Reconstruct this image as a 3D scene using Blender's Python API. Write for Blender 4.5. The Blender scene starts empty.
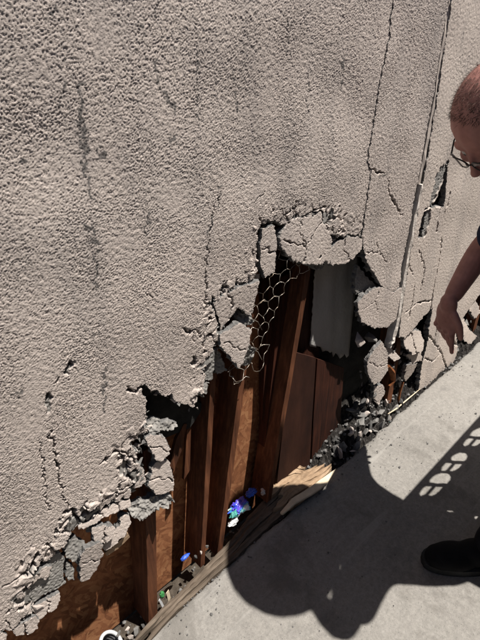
import bpy, bmesh, math, random
import numpy as np
from mathutils import Vector, Matrix

# ------------------------------------------------------------------ camera, sky, sun, exposure
scene = bpy.context.scene
COL = scene.collection
F = 480.0                                   # focal length in photo pixels (480 x 640 photo)
CAM = np.array([0.0, -0.76, 1.45])
_d = np.array([20.0, 830.0, 480.0]); _d /= np.linalg.norm(_d)        # straight down, camera frame
_w = np.array([586.0, -278.0, 480.0]); _w -= _d*(_w @ _d); _w /= np.linalg.norm(_w)   # along the wall
RW = np.stack([_w, np.cross(-_d, _w), -_d])  # world = RW @ cam(x right, y down, z forward)
cam_d = bpy.data.cameras.new('camera')
cam = bpy.data.objects.new('camera', cam_d); COL.objects.link(cam)
M3 = np.stack([RW @ [1, 0, 0], RW @ [0, -1, 0], RW @ [0, 0, -1]], axis=1)
M4 = Matrix([[*M3[i], CAM[i]] for i in range(3)] + [[0, 0, 0, 1]])
cam.matrix_world = M4
cam_d.sensor_fit = 'VERTICAL'; cam_d.sensor_height = 36.0; cam_d.lens = 36.0*F/640.0
cam_d.clip_start = 0.02; cam_d.clip_end = 2000
scene.camera = cam
SUN_A, SUN_B = 0.25, 0.30                    # sun stands towards +x and -y, steep
sdir = Vector((SUN_A, -SUN_B, 1.0)).normalized()
world = bpy.data.worlds.new('World'); scene.world = world; world.use_nodes = True
nt = world.node_tree
bgn = nt.nodes['Background']
sky = nt.nodes.new('ShaderNodeTexSky'); sky.sky_type = 'NISHITA'; sky.sun_disc = False
sky.sun_elevation = math.asin(sdir.z); sky.sun_rotation = math.atan2(sdir.x, sdir.y)
nt.links.new(sky.outputs[0], bgn.inputs[0]); bgn.inputs[1].default_value = 0.05
sun_d = bpy.data.lights.new('sun', 'SUN'); sun_d.energy = 5.0; sun_d.angle = math.radians(0.55)
sun_d.color = (1.0, 0.95, 0.88)
sun = bpy.data.objects.new('sun', sun_d); COL.objects.link(sun)
sun.rotation_euler = (-sdir).to_track_quat('-Z', 'Y').to_euler(); sun.location = (3, -4, 12)
vs = scene.view_settings
vs.view_transform = 'Standard'; vs.look = 'None'; vs.exposure = 0.66; vs.gamma = 1.0; vs.use_curve_mapping = False
scene.render.engine = 'CYCLES'
scene.cycles.max_bounces = 8

# ------------------------------------------------------------------ helpers
rng = np.random.default_rng(7); random.seed(7)
def ray(px, py): return RW @ np.array([px-240.0, py-320.0, F])
def wall_pt(px, py, y=0.0):
    r = ray(px, py); return CAM + r*((y-CAM[1])/r[1])
def ground_pt(px, py, z=0.0):
    r = ray(px, py); return CAM + r*((z-CAM[2])/r[2])
def wxz(px, py, y=0.0):
    p = wall_pt(px, py, y); return (p[0], p[2])

def obj(name, mesh, mats, parent=None, kind=None):
    o = bpy.data.objects.new(name, mesh); COL.objects.link(o)
    for m in (mats if isinstance(mats, (list, tuple)) else [mats]):
        if m is not None: mesh.materials.append(m)
    if parent is not None: o.parent = parent
    if kind: o['kind'] = kind
    return o
def thing(name, label, cat, group=None, loc=(0, 0, 0)):
    o = bpy.data.objects.new(name, None); COL.objects.link(o); o.location = loc
    return tag(o, label, cat, group)
def tag(o, label, cat, group=None):
    o['label'] = label; o['category'] = cat
    if group: o['group'] = group
    return o
def mesh_from(verts, faces, smooth=False):
    me = bpy.data.meshes.new('m')
    me.from_pydata([tuple(map(float, v)) for v in verts], [], [tuple(int(i) for i in f) for f in faces])
    me.update()
    if smooth: me.polygons.foreach_set('use_smooth', [True]*len(me.polygons))
    return me
def bm_mesh(bm, smooth=False):
    bmesh.ops.recalc_face_normals(bm, faces=bm.faces)
    me = bpy.data.meshes.new('m'); bm.to_mesh(me); bm.free()
    if smooth: me.polygons.foreach_set('use_smooth', [True]*len(me.polygons))
    return me
def box_bm(bm, lo, hi, bevel=0.0):
    r = bmesh.ops.create_cube(bm, size=1.0)
    lo = Vector(lo); hi = Vector(hi)
    for v in r['verts']:
        v.co = Vector([lo[i]+(v.co[i]+.5)*(hi[i]-lo[i]) for i in range(3)])
    if bevel:
        es = list({e for v in r['verts'] for e in v.link_edges})
        bmesh.ops.bevel(bm, geom=es, offset=bevel, segments=2, affect='EDGES', profile=.6)
def tube_mesh_bm(bm, pts, r, n=6, taper=None):
    pts = [Vector(p) for p in pts]; rings = []
    for i, p in enumerate(pts):
        t = (pts[min(i+1, len(pts)-1)]-pts[max(i-1, 0)]).normalized()
        a = t.orthogonal().normalized(); b = t.cross(a)
        rr = r if taper is None else taper[i]
        rings.append([bm.verts.new(p+(a*math.cos(2*math.pi*k/n)+b*math.sin(2*math.pi*k/n))*rr) for k in range(n)])
    # align rings crudely
    for i in range(len(rings)-1):
        A, B = rings[i], rings[i+1]
        off = min(range(n), key=lambda o: sum((A[k].co-B[(k+o) % n].co).length for k in range(n)))
        rings[i+1] = B = B[off:]+B[:off]
        for k in range(n): bm.faces.new((A[k], A[(k+1) % n], B[(k+1) % n], B[k]))
    bm.faces.new(rings[0][::-1]); bm.faces.new(rings[-1])

# numpy noise field (band-passed white noise)
def band_noise(nz, nx, step, lam, width=.45, seed=0):
    r = np.random.default_rng(seed)
    f = np.fft.rfft2(r.standard_normal((nz, nx)))
    kz = np.fft.fftfreq(nz, step)[:, None]; kx = np.fft.rfftfreq(nx, step)[None, :]
    k = np.sqrt(kx**2+kz**2); k0 = 1/lam
    f *= np.exp(-((k-k0)/(width*k0))**2)
    h = np.fft.irfft2(f, s=(nz, nx)); return h/h.std()
STEP = 0.0015; X0, Z0 = -0.20, -0.15
NX, NZ = 1920, 1160
n_fine = band_noise(NZ, NX, STEP, 0.0048, .70, 1)
n_mid = band_noise(NZ, NX, STEP, 0.015, .6, 2)
n_big = band_noise(NZ, NX, STEP, 0.25, .6, 3)
n_edge1 = band_noise(NZ, NX, STEP, 0.030, .6, 4)
n_edge2 = band_noise(NZ, NX, STEP, 0.030, .6, 5)
n_rag = band_noise(NZ, NX, STEP, 0.010, .6, 6)
n_var = band_noise(NZ, NX, STEP, 0.16, .7, 15)
n_grit = band_noise(NZ, NX, STEP, 0.0036, .5, 8)
_white = np.random.default_rng(77).standard_normal((NZ, NX))
lump = (np.tanh(n_fine*.9+.30)+.30*n_grit)*np.clip(1+.16*n_var, .6, 1.5)+.24*n_mid+.16*_white
STUCCO = 0.00080*lump+0.0008*n_big
def sample(fld, x, z):
    u = np.clip((x-X0)/STEP, 0, NX-1.001); v = np.clip((z-Z0)/STEP, 0, NZ-1.001)
    i = u.astype(int); j = v.astype(int); a = u-i; b = v-j
    return (fld[j, i]*(1-a)*(1-b)+fld[j, i+1]*a*(1-b)+fld[j+1, i]*(1-a)*b+fld[j+1, i+1]*a*b)
def inside(poly, x, z):
    p = np.asarray(poly, float); r = np.zeros(x.shape, bool)
    x1, z1 = p[:, 0], p[:, 1]; x2, z2 = np.roll(x1, -1), np.roll(z1, -1)
    for a, b, c, d in zip(x1, z1, x2, z2):
        if b == d: continue
        lo, hi = min(b, d), max(b, d)
        m = (z > lo) & (z <= hi)
        if not m.any(): continue
        r[m] ^= (a+(z[m]-b)*(c-a)/(d-b)) > x[m]
    return r
def seg_field(lines, x, z, out, mode):
    """lines: list of (points [(x,z,halfwidth)], depth); fills out with max over lines of depth*profile"""
    for pts, depth in lines:
        for (ax, az, aw), (bx, bz, bw) in zip(pts[:-1], pts[1:]):
            w = max(aw, bw)*1.6
            m = (x > min(ax, bx)-w) & (x < max(ax, bx)+w) & (z > min(az, bz)-w) & (z < max(az, bz)+w)
            if not m.any(): continue
            xx, zz = x[m], z[m]
            L = (bx-ax)**2+(bz-az)**2+1e-12
            t = np.clip(((xx-ax)*(bx-ax)+(zz-az)*(bz-az))/L, 0, 1)
            d = np.hypot(xx-ax-t*(bx-ax), zz-az-t*(bz-az))
            hw = aw+t*(bw-aw)
            if mode == 'crack': q = np.clip(1.5*(1-d/hw), 0, 1)
            else: q = np.clip(1.0-d/hw, 0, 1)
            out[m] = np.maximum(out[m], depth*q)
    return out

def px_line(pts, scale=0.001, y=0.0):
    """[(px,py,width_mm)] -> [(x,z,halfwidth m)]"""
    out = []
    for px, py, w in pts:
        x, z = wxz(px, py, y); out.append((x, z, w*.5*scale))
    return out

def stucco(name, poly, step=STEP, cracks=(), stains=(), bare=0.0, bare_polys=(), holes=(), thick=.02, off=0.0,
           tilt=(0, 0), back=False, warp=.0035, parent=None, mats=None, bulge=0.0, shatter=None, chip=.0035):
    """A slab of stucco: a relief grid inside the polygon (wall x,z), its broken rim and (small ones) a back."""
    poly = np.asarray(poly, float)
    xa, za = poly.min(0)-.012; xb, zb = poly.max(0)+.012
    i0, i1 = int((xa-X0)/step), int((xb-X0)/step)+1
    j0, j1 = int((za-Z0)/step), int((zb-Z0)/step)+1
    gx, gz = np.meshgrid(X0+np.arange(i0, i1+1)*step, Z0+np.arange(j0, j1+1)*step)
    cx = (gx[:-1, :-1]+gx[1:, 1:])*.5; cz = (gz[:-1, :-1]+gz[1:, 1:])*.5
    wx = cx+warp*sample(n_edge1, cx, cz)*.6+warp*.28*sample(n_rag, cx, cz)
    wz = cz+warp*sample(n_edge2, cx, cz)*.6+warp*.28*sample(n_rag, cz+.3, cx)
    m = inside(poly, wx, wz)
    for h in holes: m &= ~inside(h, wx, wz)
    nz, nx = gx.shape
    idx = np.arange(nz*nx).reshape(nz, nx)
    q = np.stack([idx[:-1, :-1][m], idx[:-1, 1:][m], idx[1:, 1:][m], idx[1:, :-1][m]], 1)
    if len(q) == 0: return None
    used, inv = np.unique(q, return_inverse=True); q = inv.reshape(-1, 4)
    x = gx.ravel()[used].copy(); z = gz.ravel()[used].copy()
    # boundary edges
    e = np.concatenate([q[:, [0, 1]], q[:, [1, 2]], q[:, [2, 3]], q[:, [3, 0]]])
    key = np.sort(e, 1); k = key[:, 0].astype(np.int64)*len(used)+key[:, 1]
    _, first, cnt = np.unique(k, return_index=True, return_counts=True)
    be = e[first[cnt == 1]]
    bv = np.unique(be)
    isb = np.zeros(len(used), bool); isb[bv] = True
    for _ in range(1):
        sx = np.zeros(len(used)); sz = np.zeros(len(used)); c = np.zeros(len(used))
        for a, b in ((0, 1), (1, 0)):
            np.add.at(sx, be[:, a], x[be[:, b]]); np.add.at(sz, be[:, a], z[be[:, b]]); np.add.at(c, be[:, a], 1)
        x[bv] = .5*x[bv]+.5*sx[bv]/c[bv]; z[bv] = .5*z[bv]+.5*sz[bv]/c[bv]
    h = sample(STUCCO, x, z)
    bareA = np.full(len(x), float(bare))
    for bp in bare_polys:
        bareA[inside(bp, x+.004*sample(n_edge1, x, z), z+.004*sample(n_edge2, x, z))] = 1.0
    h = np.where(bareA > 1.5, h*.8+.0022*sample(n_edge1, x, z)+.0012*sample(n_rag, x, z), np.where(bareA > .5, h*.12-.0045+.0006*sample(n_rag, x, z), h)); bareA = np.minimum(bareA, 1)
    # finish coat chipped back from the broken edge
    if chip:
        vm = np.zeros((nz, nx), bool); vm.ravel()[used] = True
        vm.ravel()[used[bv]] = False
        dist = np.zeros((nz, nx)); cur = vm
        for _ in range(int(.012/step)):
            dist += cur
            nx_ = cur.copy(); nx_[1:] &= cur[:-1]; nx_[:-1] &= cur[1:]; nx_[:, 1:] &= cur[:, :-1]; nx_[:, :-1] &= cur[:, 1:]; cur = nx_
        dd = dist.ravel()[used]*step
        lim = chip*np.clip(.25+.9*sample(n_edge2, x+.17, z+.05)+.35*sample(n_rag, x+.1, z), 0, 3)
        cm = (dd < lim) & (z < 1.5) & (x > -.05)
        if shatter:
            nr_ = np.zeros(len(x)); seg_field(shatter[0], x, z, nr_, 'stain'); cm &= nr_ > .1
        h = np.where(cm, -.0035+.0016*sample(n_rag, x, z)+.0010*sample(n_grit, x, z), h); bareA[cm] = 1
    yo = np.zeros(len(x))
    cr = np.zeros(len(x))
    if shatter:
        lines, cell, amp = shatter
        near = np.zeros(len(x))
        seg_field(lines, x+.012*sample(n_edge1, x, z), z+.012*sample(n_edge2, x, z), near, 'stain')
        ii = np.where(near > .30)[0]
        px_, pz_ = x[ii]+.0030*sample(n_edge1, x[ii], z[ii])+.0010*sample(n_rag, x[ii], z[ii]), z[ii]+.0030*sample(n_edge2, x[ii], z[ii])
        r_ = np.random.default_rng(17)
        sel = r_.choice(ii, min(len(ii), 6000), replace=False); seeds = []
        for i_ in sel:
            p_ = np.array([x[i_], z[i_]])
            if all(np.hypot(*(p_-q_)) > cell*(.55+.6*r_.random()) for q_ in seeds): seeds.append(p_)
        seeds = np.array(seeds); D1 = np.full(len(ii), 9.); D2 = np.full(len(ii), 9.); own = np.zeros(len(ii), int)
        for si, (a_, b_) in enumerate(seeds):
            d_ = np.hypot(px_-a_, pz_-b_); cl = d_ < D1
            D2 = np.where(cl, D1, np.minimum(D2, d_)); D1 = np.where(cl, d_, D1); own[cl] = si
        gap = D2-D1; wv = .0035+.0075*r_.random(len(seeds))**1.5
        keep = np.clip((near[ii]-.30)*5, 0, 1)
        on = (r_.random(len(seeds)) < .8)[own] & (sample(n_mid*0+n_edge1, px_+.3, pz_) > -.9)
        c_ = np.clip(2.2*(1-gap/wv[own]), 0, 1)*.020*np.clip(keep*1.5, 0, 1)*on
        cr[ii] = c_
        tx, tz = r_.normal(0, .07, len(seeds)), r_.normal(0, .07, len(seeds))
        yo[ii] = keep*((r_.normal(0, amp, len(seeds)))[own]+tx[own]*(px_-seeds[own, 0])+tz[own]*(pz_-seeds[own, 1]))
        bm_ = (r_.random(len(seeds)) < .16)[own] & (keep > .9)
        h[ii] = np.where(bm_, h[ii]*.3-.004, h[ii]); bareA[ii] = np.where(bm_, 1, bareA[ii])
    if cracks:
        seg_field(cracks, x+.0022*sample(n_edge1, x, z)+.0012*sample(n_rag, x, z), z+.0022*sample(n_edge2, x, z), cr, 'crack')
    st = np.zeros(len(x))
    if stains:
        seg_field(stains, x+.0035*sample(n_edge1, x, z), z+.0035*sample(n_edge2, x, z), st, 'stain')
        st = np.clip((st*1.5+.60*sample(n_rag, z+.1, x)*(st > 0)+.20*sample(n_edge1, z+.2, x)*(st > 0)-.62)*1.6, 0, .75)
    pc = poly.mean(0)
    y = -h+cr+yo+off+(x-pc[0])*tilt[0]+(z-pc[1])*tilt[1]
    if bulge:
        s = poly.std(0)*2.2
        y -= bulge*np.clip(1-((x-pc[0])/s[0])**2-((z-pc[1])/s[1])**2, -1, 1)
    y[isb] += .0003
    n = len(x)
    # rim: two rings backwards, jagged
    bmap = -np.ones(n, int); bmap[bv] = np.arange(len(bv))
    nb = len(bv)
    xb_, zb_ = x[bv], z[bv]
    j1_ = np.stack([.0016*sample(n_edge1, xb_+.05, zb_)+.0004*sample(n_rag, xb_, zb_), .0016*sample(n_edge2, xb_, zb_+.05)+.0004*sample(n_rag, zb_, xb_)], 1)
    j2_ = np.stack([.0034*sample(n_edge1, xb_, zb_+.11)+.0006*sample(n_rag, xb_+.2, zb_), .0034*sample(n_edge2, xb_+.11, zb_)+.0006*sample(n_rag, zb_, xb_+.2)], 1)
    t = thick*(1+.16*np.clip(sample(n_edge1, zb_, xb_), -2, 2))
    V = np.concatenate([np.stack([x, y, z], 1), np.stack([x[bv], y[bv], z[bv]], 1),
                        np.stack([x[bv]+j1_[:, 0], y[bv]+t*.5, z[bv]+j1_[:, 1]], 1),
                        np.stack([x[bv]+j2_[:, 0], y[bv]+t, z[bv]+j2_[:, 1]], 1)])
    a, b = be[:, 0], be[:, 1]
    n0 = n; n = n+nb
    r1 = np.stack([n0+bmap[b], n0+bmap[a], n+bmap[a], n+bmap[b]], 1)
    r2 = np.stack([n+bmap[b], n+bmap[a], n+nb+bmap[a], n+nb+bmap[b]], 1)
    faces = [q, r1, r2]; mi = [np.zeros(len(q), int), np.ones(len(r1), int), np.ones(len(r2), int)]
    extra = 0
    if back:
        yb = y+thick; Vb = np.stack([x, yb, z], 1)
        V = np.concatenate([V, Vb]); base = n+2*nb
        faces.append(base+q[:, ::-1]); mi.append(np.ones(len(q), int))
        bb = np.stack([n+nb+bmap[b], n+nb+bmap[a], base+a, base+b], 1); faces.append(bb); mi.append(np.ones(len(bb), int))
    faces = np.concatenate(faces); mi = np.concatenate(mi)
    me = bpy.data.meshes.new('stucco')
    me.vertices.add(len(V)); me.vertices.foreach_set('co', V.astype(np.float32).ravel())
    me.loops.add(faces.size); me.loops.foreach_set('vertex_index', faces.astype(np.int32).ravel())
    me.polygons.add(len(faces)); me.polygons.foreach_set('loop_start', np.arange(0, faces.size, 4, dtype=np.int32))
    me.polygons.foreach_set('material_index', mi.astype(np.int32))
    sm = np.zeros(len(faces), bool); sm[:len(q)] = True
    me.polygons.foreach_set('use_smooth', sm)
    for nm, arr in (('stain', st), ('bare', bareA), ('crack', np.clip(cr/.008, 0, 1))):
        at = me.attributes.new(nm, 'FLOAT', 'POINT')
        full = np.zeros(len(V), np.float32); full[:n0] = arr; at.data.foreach_set('value', full)
    me.update(calc_edges=True); me.validate()
    return obj(name, me, mats or [M['stucco'], M['cement']], parent)

# ------------------------------------------------------------------ materials
M = {}
class NB:
    def __init__(s, name, rough=.85, spec=.25):
        s.m = bpy.data.materials.new(name); s.m.use_nodes = True
        s.t = s.m.node_tree; s.b = s.t.nodes['Principled BSDF']
        s.b.inputs['Roughness'].default_value = rough
        s.b.inputs['Specular IOR Level'].default_value = spec
        M[name] = s.m
        s.tc = s.t.nodes.new('ShaderNodeTexCoord')
    def n(s, typ, **kw):
        x = s.t.nodes.new(typ)
        for k, v in kw.items():
            if k in x.inputs: x.inputs[k].default_value = v
            else: setattr(x, k, v)
        return x
    def l(s, a, b): s.t.links.new(a, b)
    def noise(s, scale, detail=4, rough=.6, vec=None, stretch=None, rot=None):
        x = s.n('ShaderNodeTexNoise', Scale=scale, Detail=detail, Roughness=rough)
        src = vec or s.tc.outputs['Object']
        if stretch:
            mp = s.n('ShaderNodeMapping'); mp.inputs['Scale'].default_value = stretch
            if rot: mp.inputs['Rotation'].default_value = rot
            s.l(src, mp.inputs[0]); src = mp.outputs[0]
        s.l(src, x.inputs['Vector']); return x.outputs['Fac']
    def ramp(s, fac, stops):
        r = s.n('ShaderNodeValToRGB'); el = r.color_ramp.elements
        while len(el) < len(stops): el.new(.5)
        for e, (p, c) in zip(el, stops): e.position = p; e.color = (*c, 1) if len(c) == 3 else c
        s.l(fac, r.inputs[0]); return r.outputs[0]
    def mix(s, fac, a, b, mode='MIX'):
        x = s.n('ShaderNodeMix', data_type='RGBA', blend_type=mode)
        for sock, v in ((x.inputs[0], fac), (x.inputs[6], a), (x.inputs[7], b)):
            if isinstance(v, (int, float)): sock.default_value = v
            elif isinstance(v, tuple): sock.default_value = (*v, 1)
            else: s.l(v, sock)
        return x.outputs[2]
    def attr(s, name):
        return s.n('ShaderNodeAttribute', attribute_name=name).outputs['Fac']
    def col(s, c):
        if isinstance(c, tuple): s.b.inputs['Base Color'].default_value = (*c, 1)
        else: s.l(c, s.b.inputs['Base Color'])
    def bump(s, h, strength, dist):
        x = s.n('ShaderNodeBump', Strength=strength, Distance=dist)
        s.l(h, x.inputs['Height']); s.l(x.outputs[0], s.b.inputs['Normal'])

def stucco_mat(name, c1, c2, c3):
    k = NB(name, .95, .12)
    c = k.ramp(k.noise(2.2, 5), [(.3, c1), (.55, c2), (.75, c3)])
    c = k.mix(.28, c, k.ramp(k.noise(160, 3, .7), [(.32, (.25, .22, .20)), (.55, (.48, .42, .375)), (.72, (.66, .59, .54))]))
    # broad grime runs down the wall
    g = k.ramp(k.noise(3.0, 6, .65, stretch=(3.2, 1, .55)), [(.48, (0, 0, 0)), (.70, (1, 1, 1))])
    c = k.mix(k.mix(.45, (0, 0, 0), g), c, (.27, .245, .235))
    g2 = k.ramp(k.noise(9.0, 7, .75, stretch=(2.6, 1, .35)), [(.60, (0, 0, 0)), (.72, (1, 1, 1))])
    c = k.mix(k.mix(.5, (0, 0, 0), g2), c, (.17, .158, .155))
    g3 = k.ramp(k.noise(1.3, 4, .6), [(.45, (0, 0, 0)), (.68, (1, 1, 1))])
    c = k.mix(k.mix(.22, (0, 0, 0), g3), c, (.66, .56, .50))
    c = k.mix(k.attr('stain'), c, (.055, .058, .06))
    gb = k.ramp(k.noise(40, 5), [(.3, (.20, .19, .178)), (.7, (.335, .32, .298))])
    c = k.mix(k.attr('bare'), c, gb)
    c = k.mix(k.attr('crack'), c, (.20, .19, .18))
    k.col(c)
    k.bump(k.noise(520, 4, .7), .6, .0018)
stucco_mat('stucco', (.50, .43, .388), (.575, .50, .452), (.625, .55, .498))
stucco_mat('stucco_pale', (.58, .50, .44), (.64, .555, .49), (.68, .595, .525))
k = NB('cement', .95, .15)
k.col(k.ramp(k.noise(60, 6, .7), [(.25, (.08, .078, .076)), (.5, (.165, .16, .155)), (.78, (.30, .29, .28))]))
k.bump(k.noise(150, 5, .7), .9, .006)
k = NB('mortar', .95, .15)
k.col(k.ramp(k.noise(45, 6, .7), [(.28, (.13, .126, .12)), (.5, (.25, .24, .228)), (.75, (.42, .405, .38))])); k.bump(k.noise(170, 5, .7), .7, .004)
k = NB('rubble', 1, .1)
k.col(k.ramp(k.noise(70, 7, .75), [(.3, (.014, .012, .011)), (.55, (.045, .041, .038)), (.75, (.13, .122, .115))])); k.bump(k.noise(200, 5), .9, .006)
k = NB('concrete', .92, .2)
c = k.ramp(k.noise(1.6, 6, .6), [(.28, (.19, .178, .162)), (.5, (.275, .26, .238)), (.72, (.35, .335, .31))])
c = k.mix(.6, c, k.ramp(k.noise(75, 9, .85), [(.3, (.11, .105, .10)), (.5, (.245, .232, .214)), (.72, (.40, .38, .35))]))
c = k.mix(k.ramp(k.noise(5.5, 5, .7, stretch=(1, 1.8, 1)), [(.56, (0, 0, 0)), (.72, (.55, .55, .55))]), c, (.145, .138, .13))
c = k.mix(k.ramp(k.noise(340, 2, .5), [(.66, (0, 0, 0)), (.72, (1, 1, 1))]), c, (.09, .087, .084))
sp_ = k.ramp(k.noise(3.1, 6, .7, stretch=(1.3, 1, 1)), [(.55, (0, 0, 0)), (.62, (.5, .5, .5)), (.75, (.65, .65, .65))])
c = k.mix(sp_, c, (.15, .14, .126))
st_ = k.ramp(k.noise(2.0, 5, .6, stretch=(.8, 9, 1), rot=(0, 0, .5)), [(.60, (0, 0, 0)), (.68, (.5, .5, .5))])
c = k.mix(st_, c, (.36, .345, .32))
k.col(c); k.bump(k.noise(150, 8, .8), .8, .004)
k = NB('dirt', 1, .1)
k.col(k.ramp(k.noise(30, 8, .7), [(.3, (.035, .028, .022)), (.7, (.12, .10, .08))])); k.bump(k.noise(90, 6, .7), 1, .01)
def wood(name, c1, c2, c3, stretch=(30, 30, 1.6), rough=.8):
    k = NB(name, rough, .2)
    f = k.noise(3.0, 7, .65, stretch=stretch)
    c = k.ramp(f, [(.3, c1), (.5, c2), (.72, c3)])
    c = k.mix(.35, c, k.ramp(k.noise(5, 5), [(.35, (c1[0]*.6, c1[1]*.6, c1[2]*.6)), (.65, c3)]))
    k.col(c); k.bump(f, .5, .004)
wood('stud_wood', (.020, .007, .004), (.085, .030, .014), (.24, .095, .045))
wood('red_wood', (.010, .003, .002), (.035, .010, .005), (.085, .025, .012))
wood('old_plank', (.17, .11, .065), (.34, .23, .145), (.50, .37, .25), stretch=(1.6, 28, 28))
wood('weathered', (.05, .038, .028), (.12, .092, .068), (.22, .175, .135), stretch=(1.6, 28, 28))
wood('shade_toned_ply', (.012, .004, .0025), (.028, .009, .005), (.055, .020, .011), stretch=(5, 5, 1.2))  # near-black tone puts shade into the colour of the board in the hole
k = NB('strand_board', .85, .2)
parts_ = []
for sc_, an_, off_ in (((26, 1, 95), .9, 0), ((90, 1, 24), .35, 3), ((28, 1, 80), -.6, 7)):
    wn = k.n('ShaderNodeMapping'); wn.inputs['Rotation'].default_value = (0, an_, 0); wn.inputs['Location'].default_value = (off_, 0, off_)
    k.l(k.tc.outputs['Object'], wn.inputs[0])
    m2 = k.n('ShaderNodeMapping'); m2.inputs['Scale'].default_value = sc_; k.l(wn.outputs[0], m2.inputs[0])
    vo = k.n('ShaderNodeTexVoronoi', Scale=1.0, Randomness=1.0); k.l(m2.outputs[0], vo.inputs['Vector'])
    sp = k.n('ShaderNodeSeparateColor'); k.l(vo.outputs['Color'], sp.inputs[0]); parts_.append(sp)
pick = k.ramp(k.noise(22, 3), [(.46, (0, 0, 0)), (.50, (1, 1, 1))]); pick2 = k.ramp(k.noise(17, 3, vec=None), [(.52, (0, 0, 0)), (.55, (1, 1, 1))])
rp = lambda o_: k.ramp(o_, [(0, (.15, .050, .021)), (.5, (.30, .115, .050)), (1, (.46, .225, .105))])
c = k.mix(pick2, k.mix(pick, rp(parts_[0].outputs[0]), rp(parts_[1].outputs[1])), rp(parts_[2].outputs[2]))
c = k.mix(.4, c, k.ramp(k.noise(9, 6, .7, stretch=(1, 1, 2)), [(.3, (.06, .022, .010)), (.7, (.40, .185, .090))]))
k.col(c); k.bump(parts_[0].outputs[0], .35, .003)
k = NB('felt_paper', .9, .2)
k.col(k.ramp(k.noise(4, 6, .6, stretch=(1, 1, .4)), [(.3, (.34, .33, .315)), (.7, (.52, .505, .485))])); k.bump(k.noise(18, 4), .5, .01)
k = NB('black_felt', .9, .2); k.col(k.ramp(k.noise(12, 5), [(.3, (.012, .012, .012)), (.7, (.04, .04, .038))])); k.bump(k.noise(30, 5), .6, .01)
k = NB('wire', .45, .5); k.b.inputs['Metallic'].default_value = .7; k.col(k.ramp(k.noise(40, 3), [(.35, (.24, .18, .13)), (.65, (.50, .46, .41))]))
k = NB('casing', .8, .2); k.col(k.ramp(k.noise(35, 6), [(.3, (.45, .40, .36)), (.65, (.74, .68, .62))])); k.bump(k.noise(120, 5), .7, .004)
k = NB('rust', .9, .2); k.col(k.ramp(k.noise(60, 5), [(.3, (.09, .03, .012)), (.7, (.25, .09, .03))])); k.bump(k.noise(120, 4), .6, .003)
def plain(name, c, rough=.5, spec=.4, var=.25, scale=25):
    k = NB(name, rough, spec)
    k.col(k.ramp(k.noise(scale, 4), [(.3, tuple(v*(1-var) for v in c)), (.7, tuple(min(1, v*(1+var)) for v in c))]))
    return k
k = NB('skin', .55, .35)
k.col(k.ramp(k.noise(28, 5), [(.3, (.31, .145, .122)), (.55, (.39, .190, .162)), (.75, (.46, .225, .195))]))
BLOTCH_K = k
k.b.inputs['Subsurface Weight'].default_value = .08; k.b.inputs['Subsurface Radius'].default_value = (.01, .004, .002)
k.b.inputs['Subsurface Scale'].default_value = .5
k.bump(k.noise(260, 4), .25, .001)
k = NB('shirt', .9, .15); k.col(k.ramp(k.noise(30, 4), [(.3, (.012, .016, .035)), (.7, (.022, .03, .065))])); k.bump(k.noise(14, 4), .5, .012)
k = NB('trousers', .9, .12); k.col(k.ramp(k.noise(30, 4), [(.3, (.008, .008, .010)), (.7, (.016, .016, .02))])); k.bump(k.noise(11, 4), .5, .015)
plain('shoe_black', (.008, .008, .009), .85, .12); plain('sole', (.03, .03, .03), .8, .2)
plain('hair', (.10, .062, .050), .8, .2, .35, 200)
plain('frame_black', (.01, .01, .01), .3, .5)
k = NB('lens', .05, .5); k.b.inputs['Transmission Weight'].default_value = 1; k.b.inputs['IOR'].default_value = 1.1; k.col((.9, .9, .9))
plain('eye_white', (.6, .57, .54), .3, .5, .03); plain('iris', (.05, .03, .02), .2, .5, .05)
plain('iron', (.03, .03, .032), .5, .4); plain('hat_cloth', (.05, .045, .04), .9, .15)
plain('white_plastic', (.5, .51, .52), .35, .5, .06); plain('grey_plastic', (.10, .10, .105), .5, .4)
plain('blue_plastic', (.03, .10, .55), .35, .5, .5, 30); plain('green_plastic', (.05, .22, .07), .35, .5, .4)
plain('teal_plastic', (.06, .30, .26), .4, .5, .3); plain('cream_card', (.62, .52, .38), .8, .2, .15)
k = NB('foil_bag', .3, .5)
k.col(k.ramp(k.noise(16, 2), [(.36, (.02, .05, .42)), (.46, (.10, .06, .55)), (.54, (.03, .16, .70)), (.56, (.04, .36, .30)), (.60, (.80, .84, .88))]))

# ------------------------------------------------------------------ ground and walkway (setting)
def sheet(name, x0, x1, y0, y1, z, mat):
    return obj(name, mesh_from([(x0, y0, z), (x1, y0, z), (x1, y1, z), (x0, y1, z)], [(0, 1, 2, 3)]), mat, None, 'structure')
sheet('ground', -400, 400, -400, 400, -.14, M['dirt'])
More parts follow.
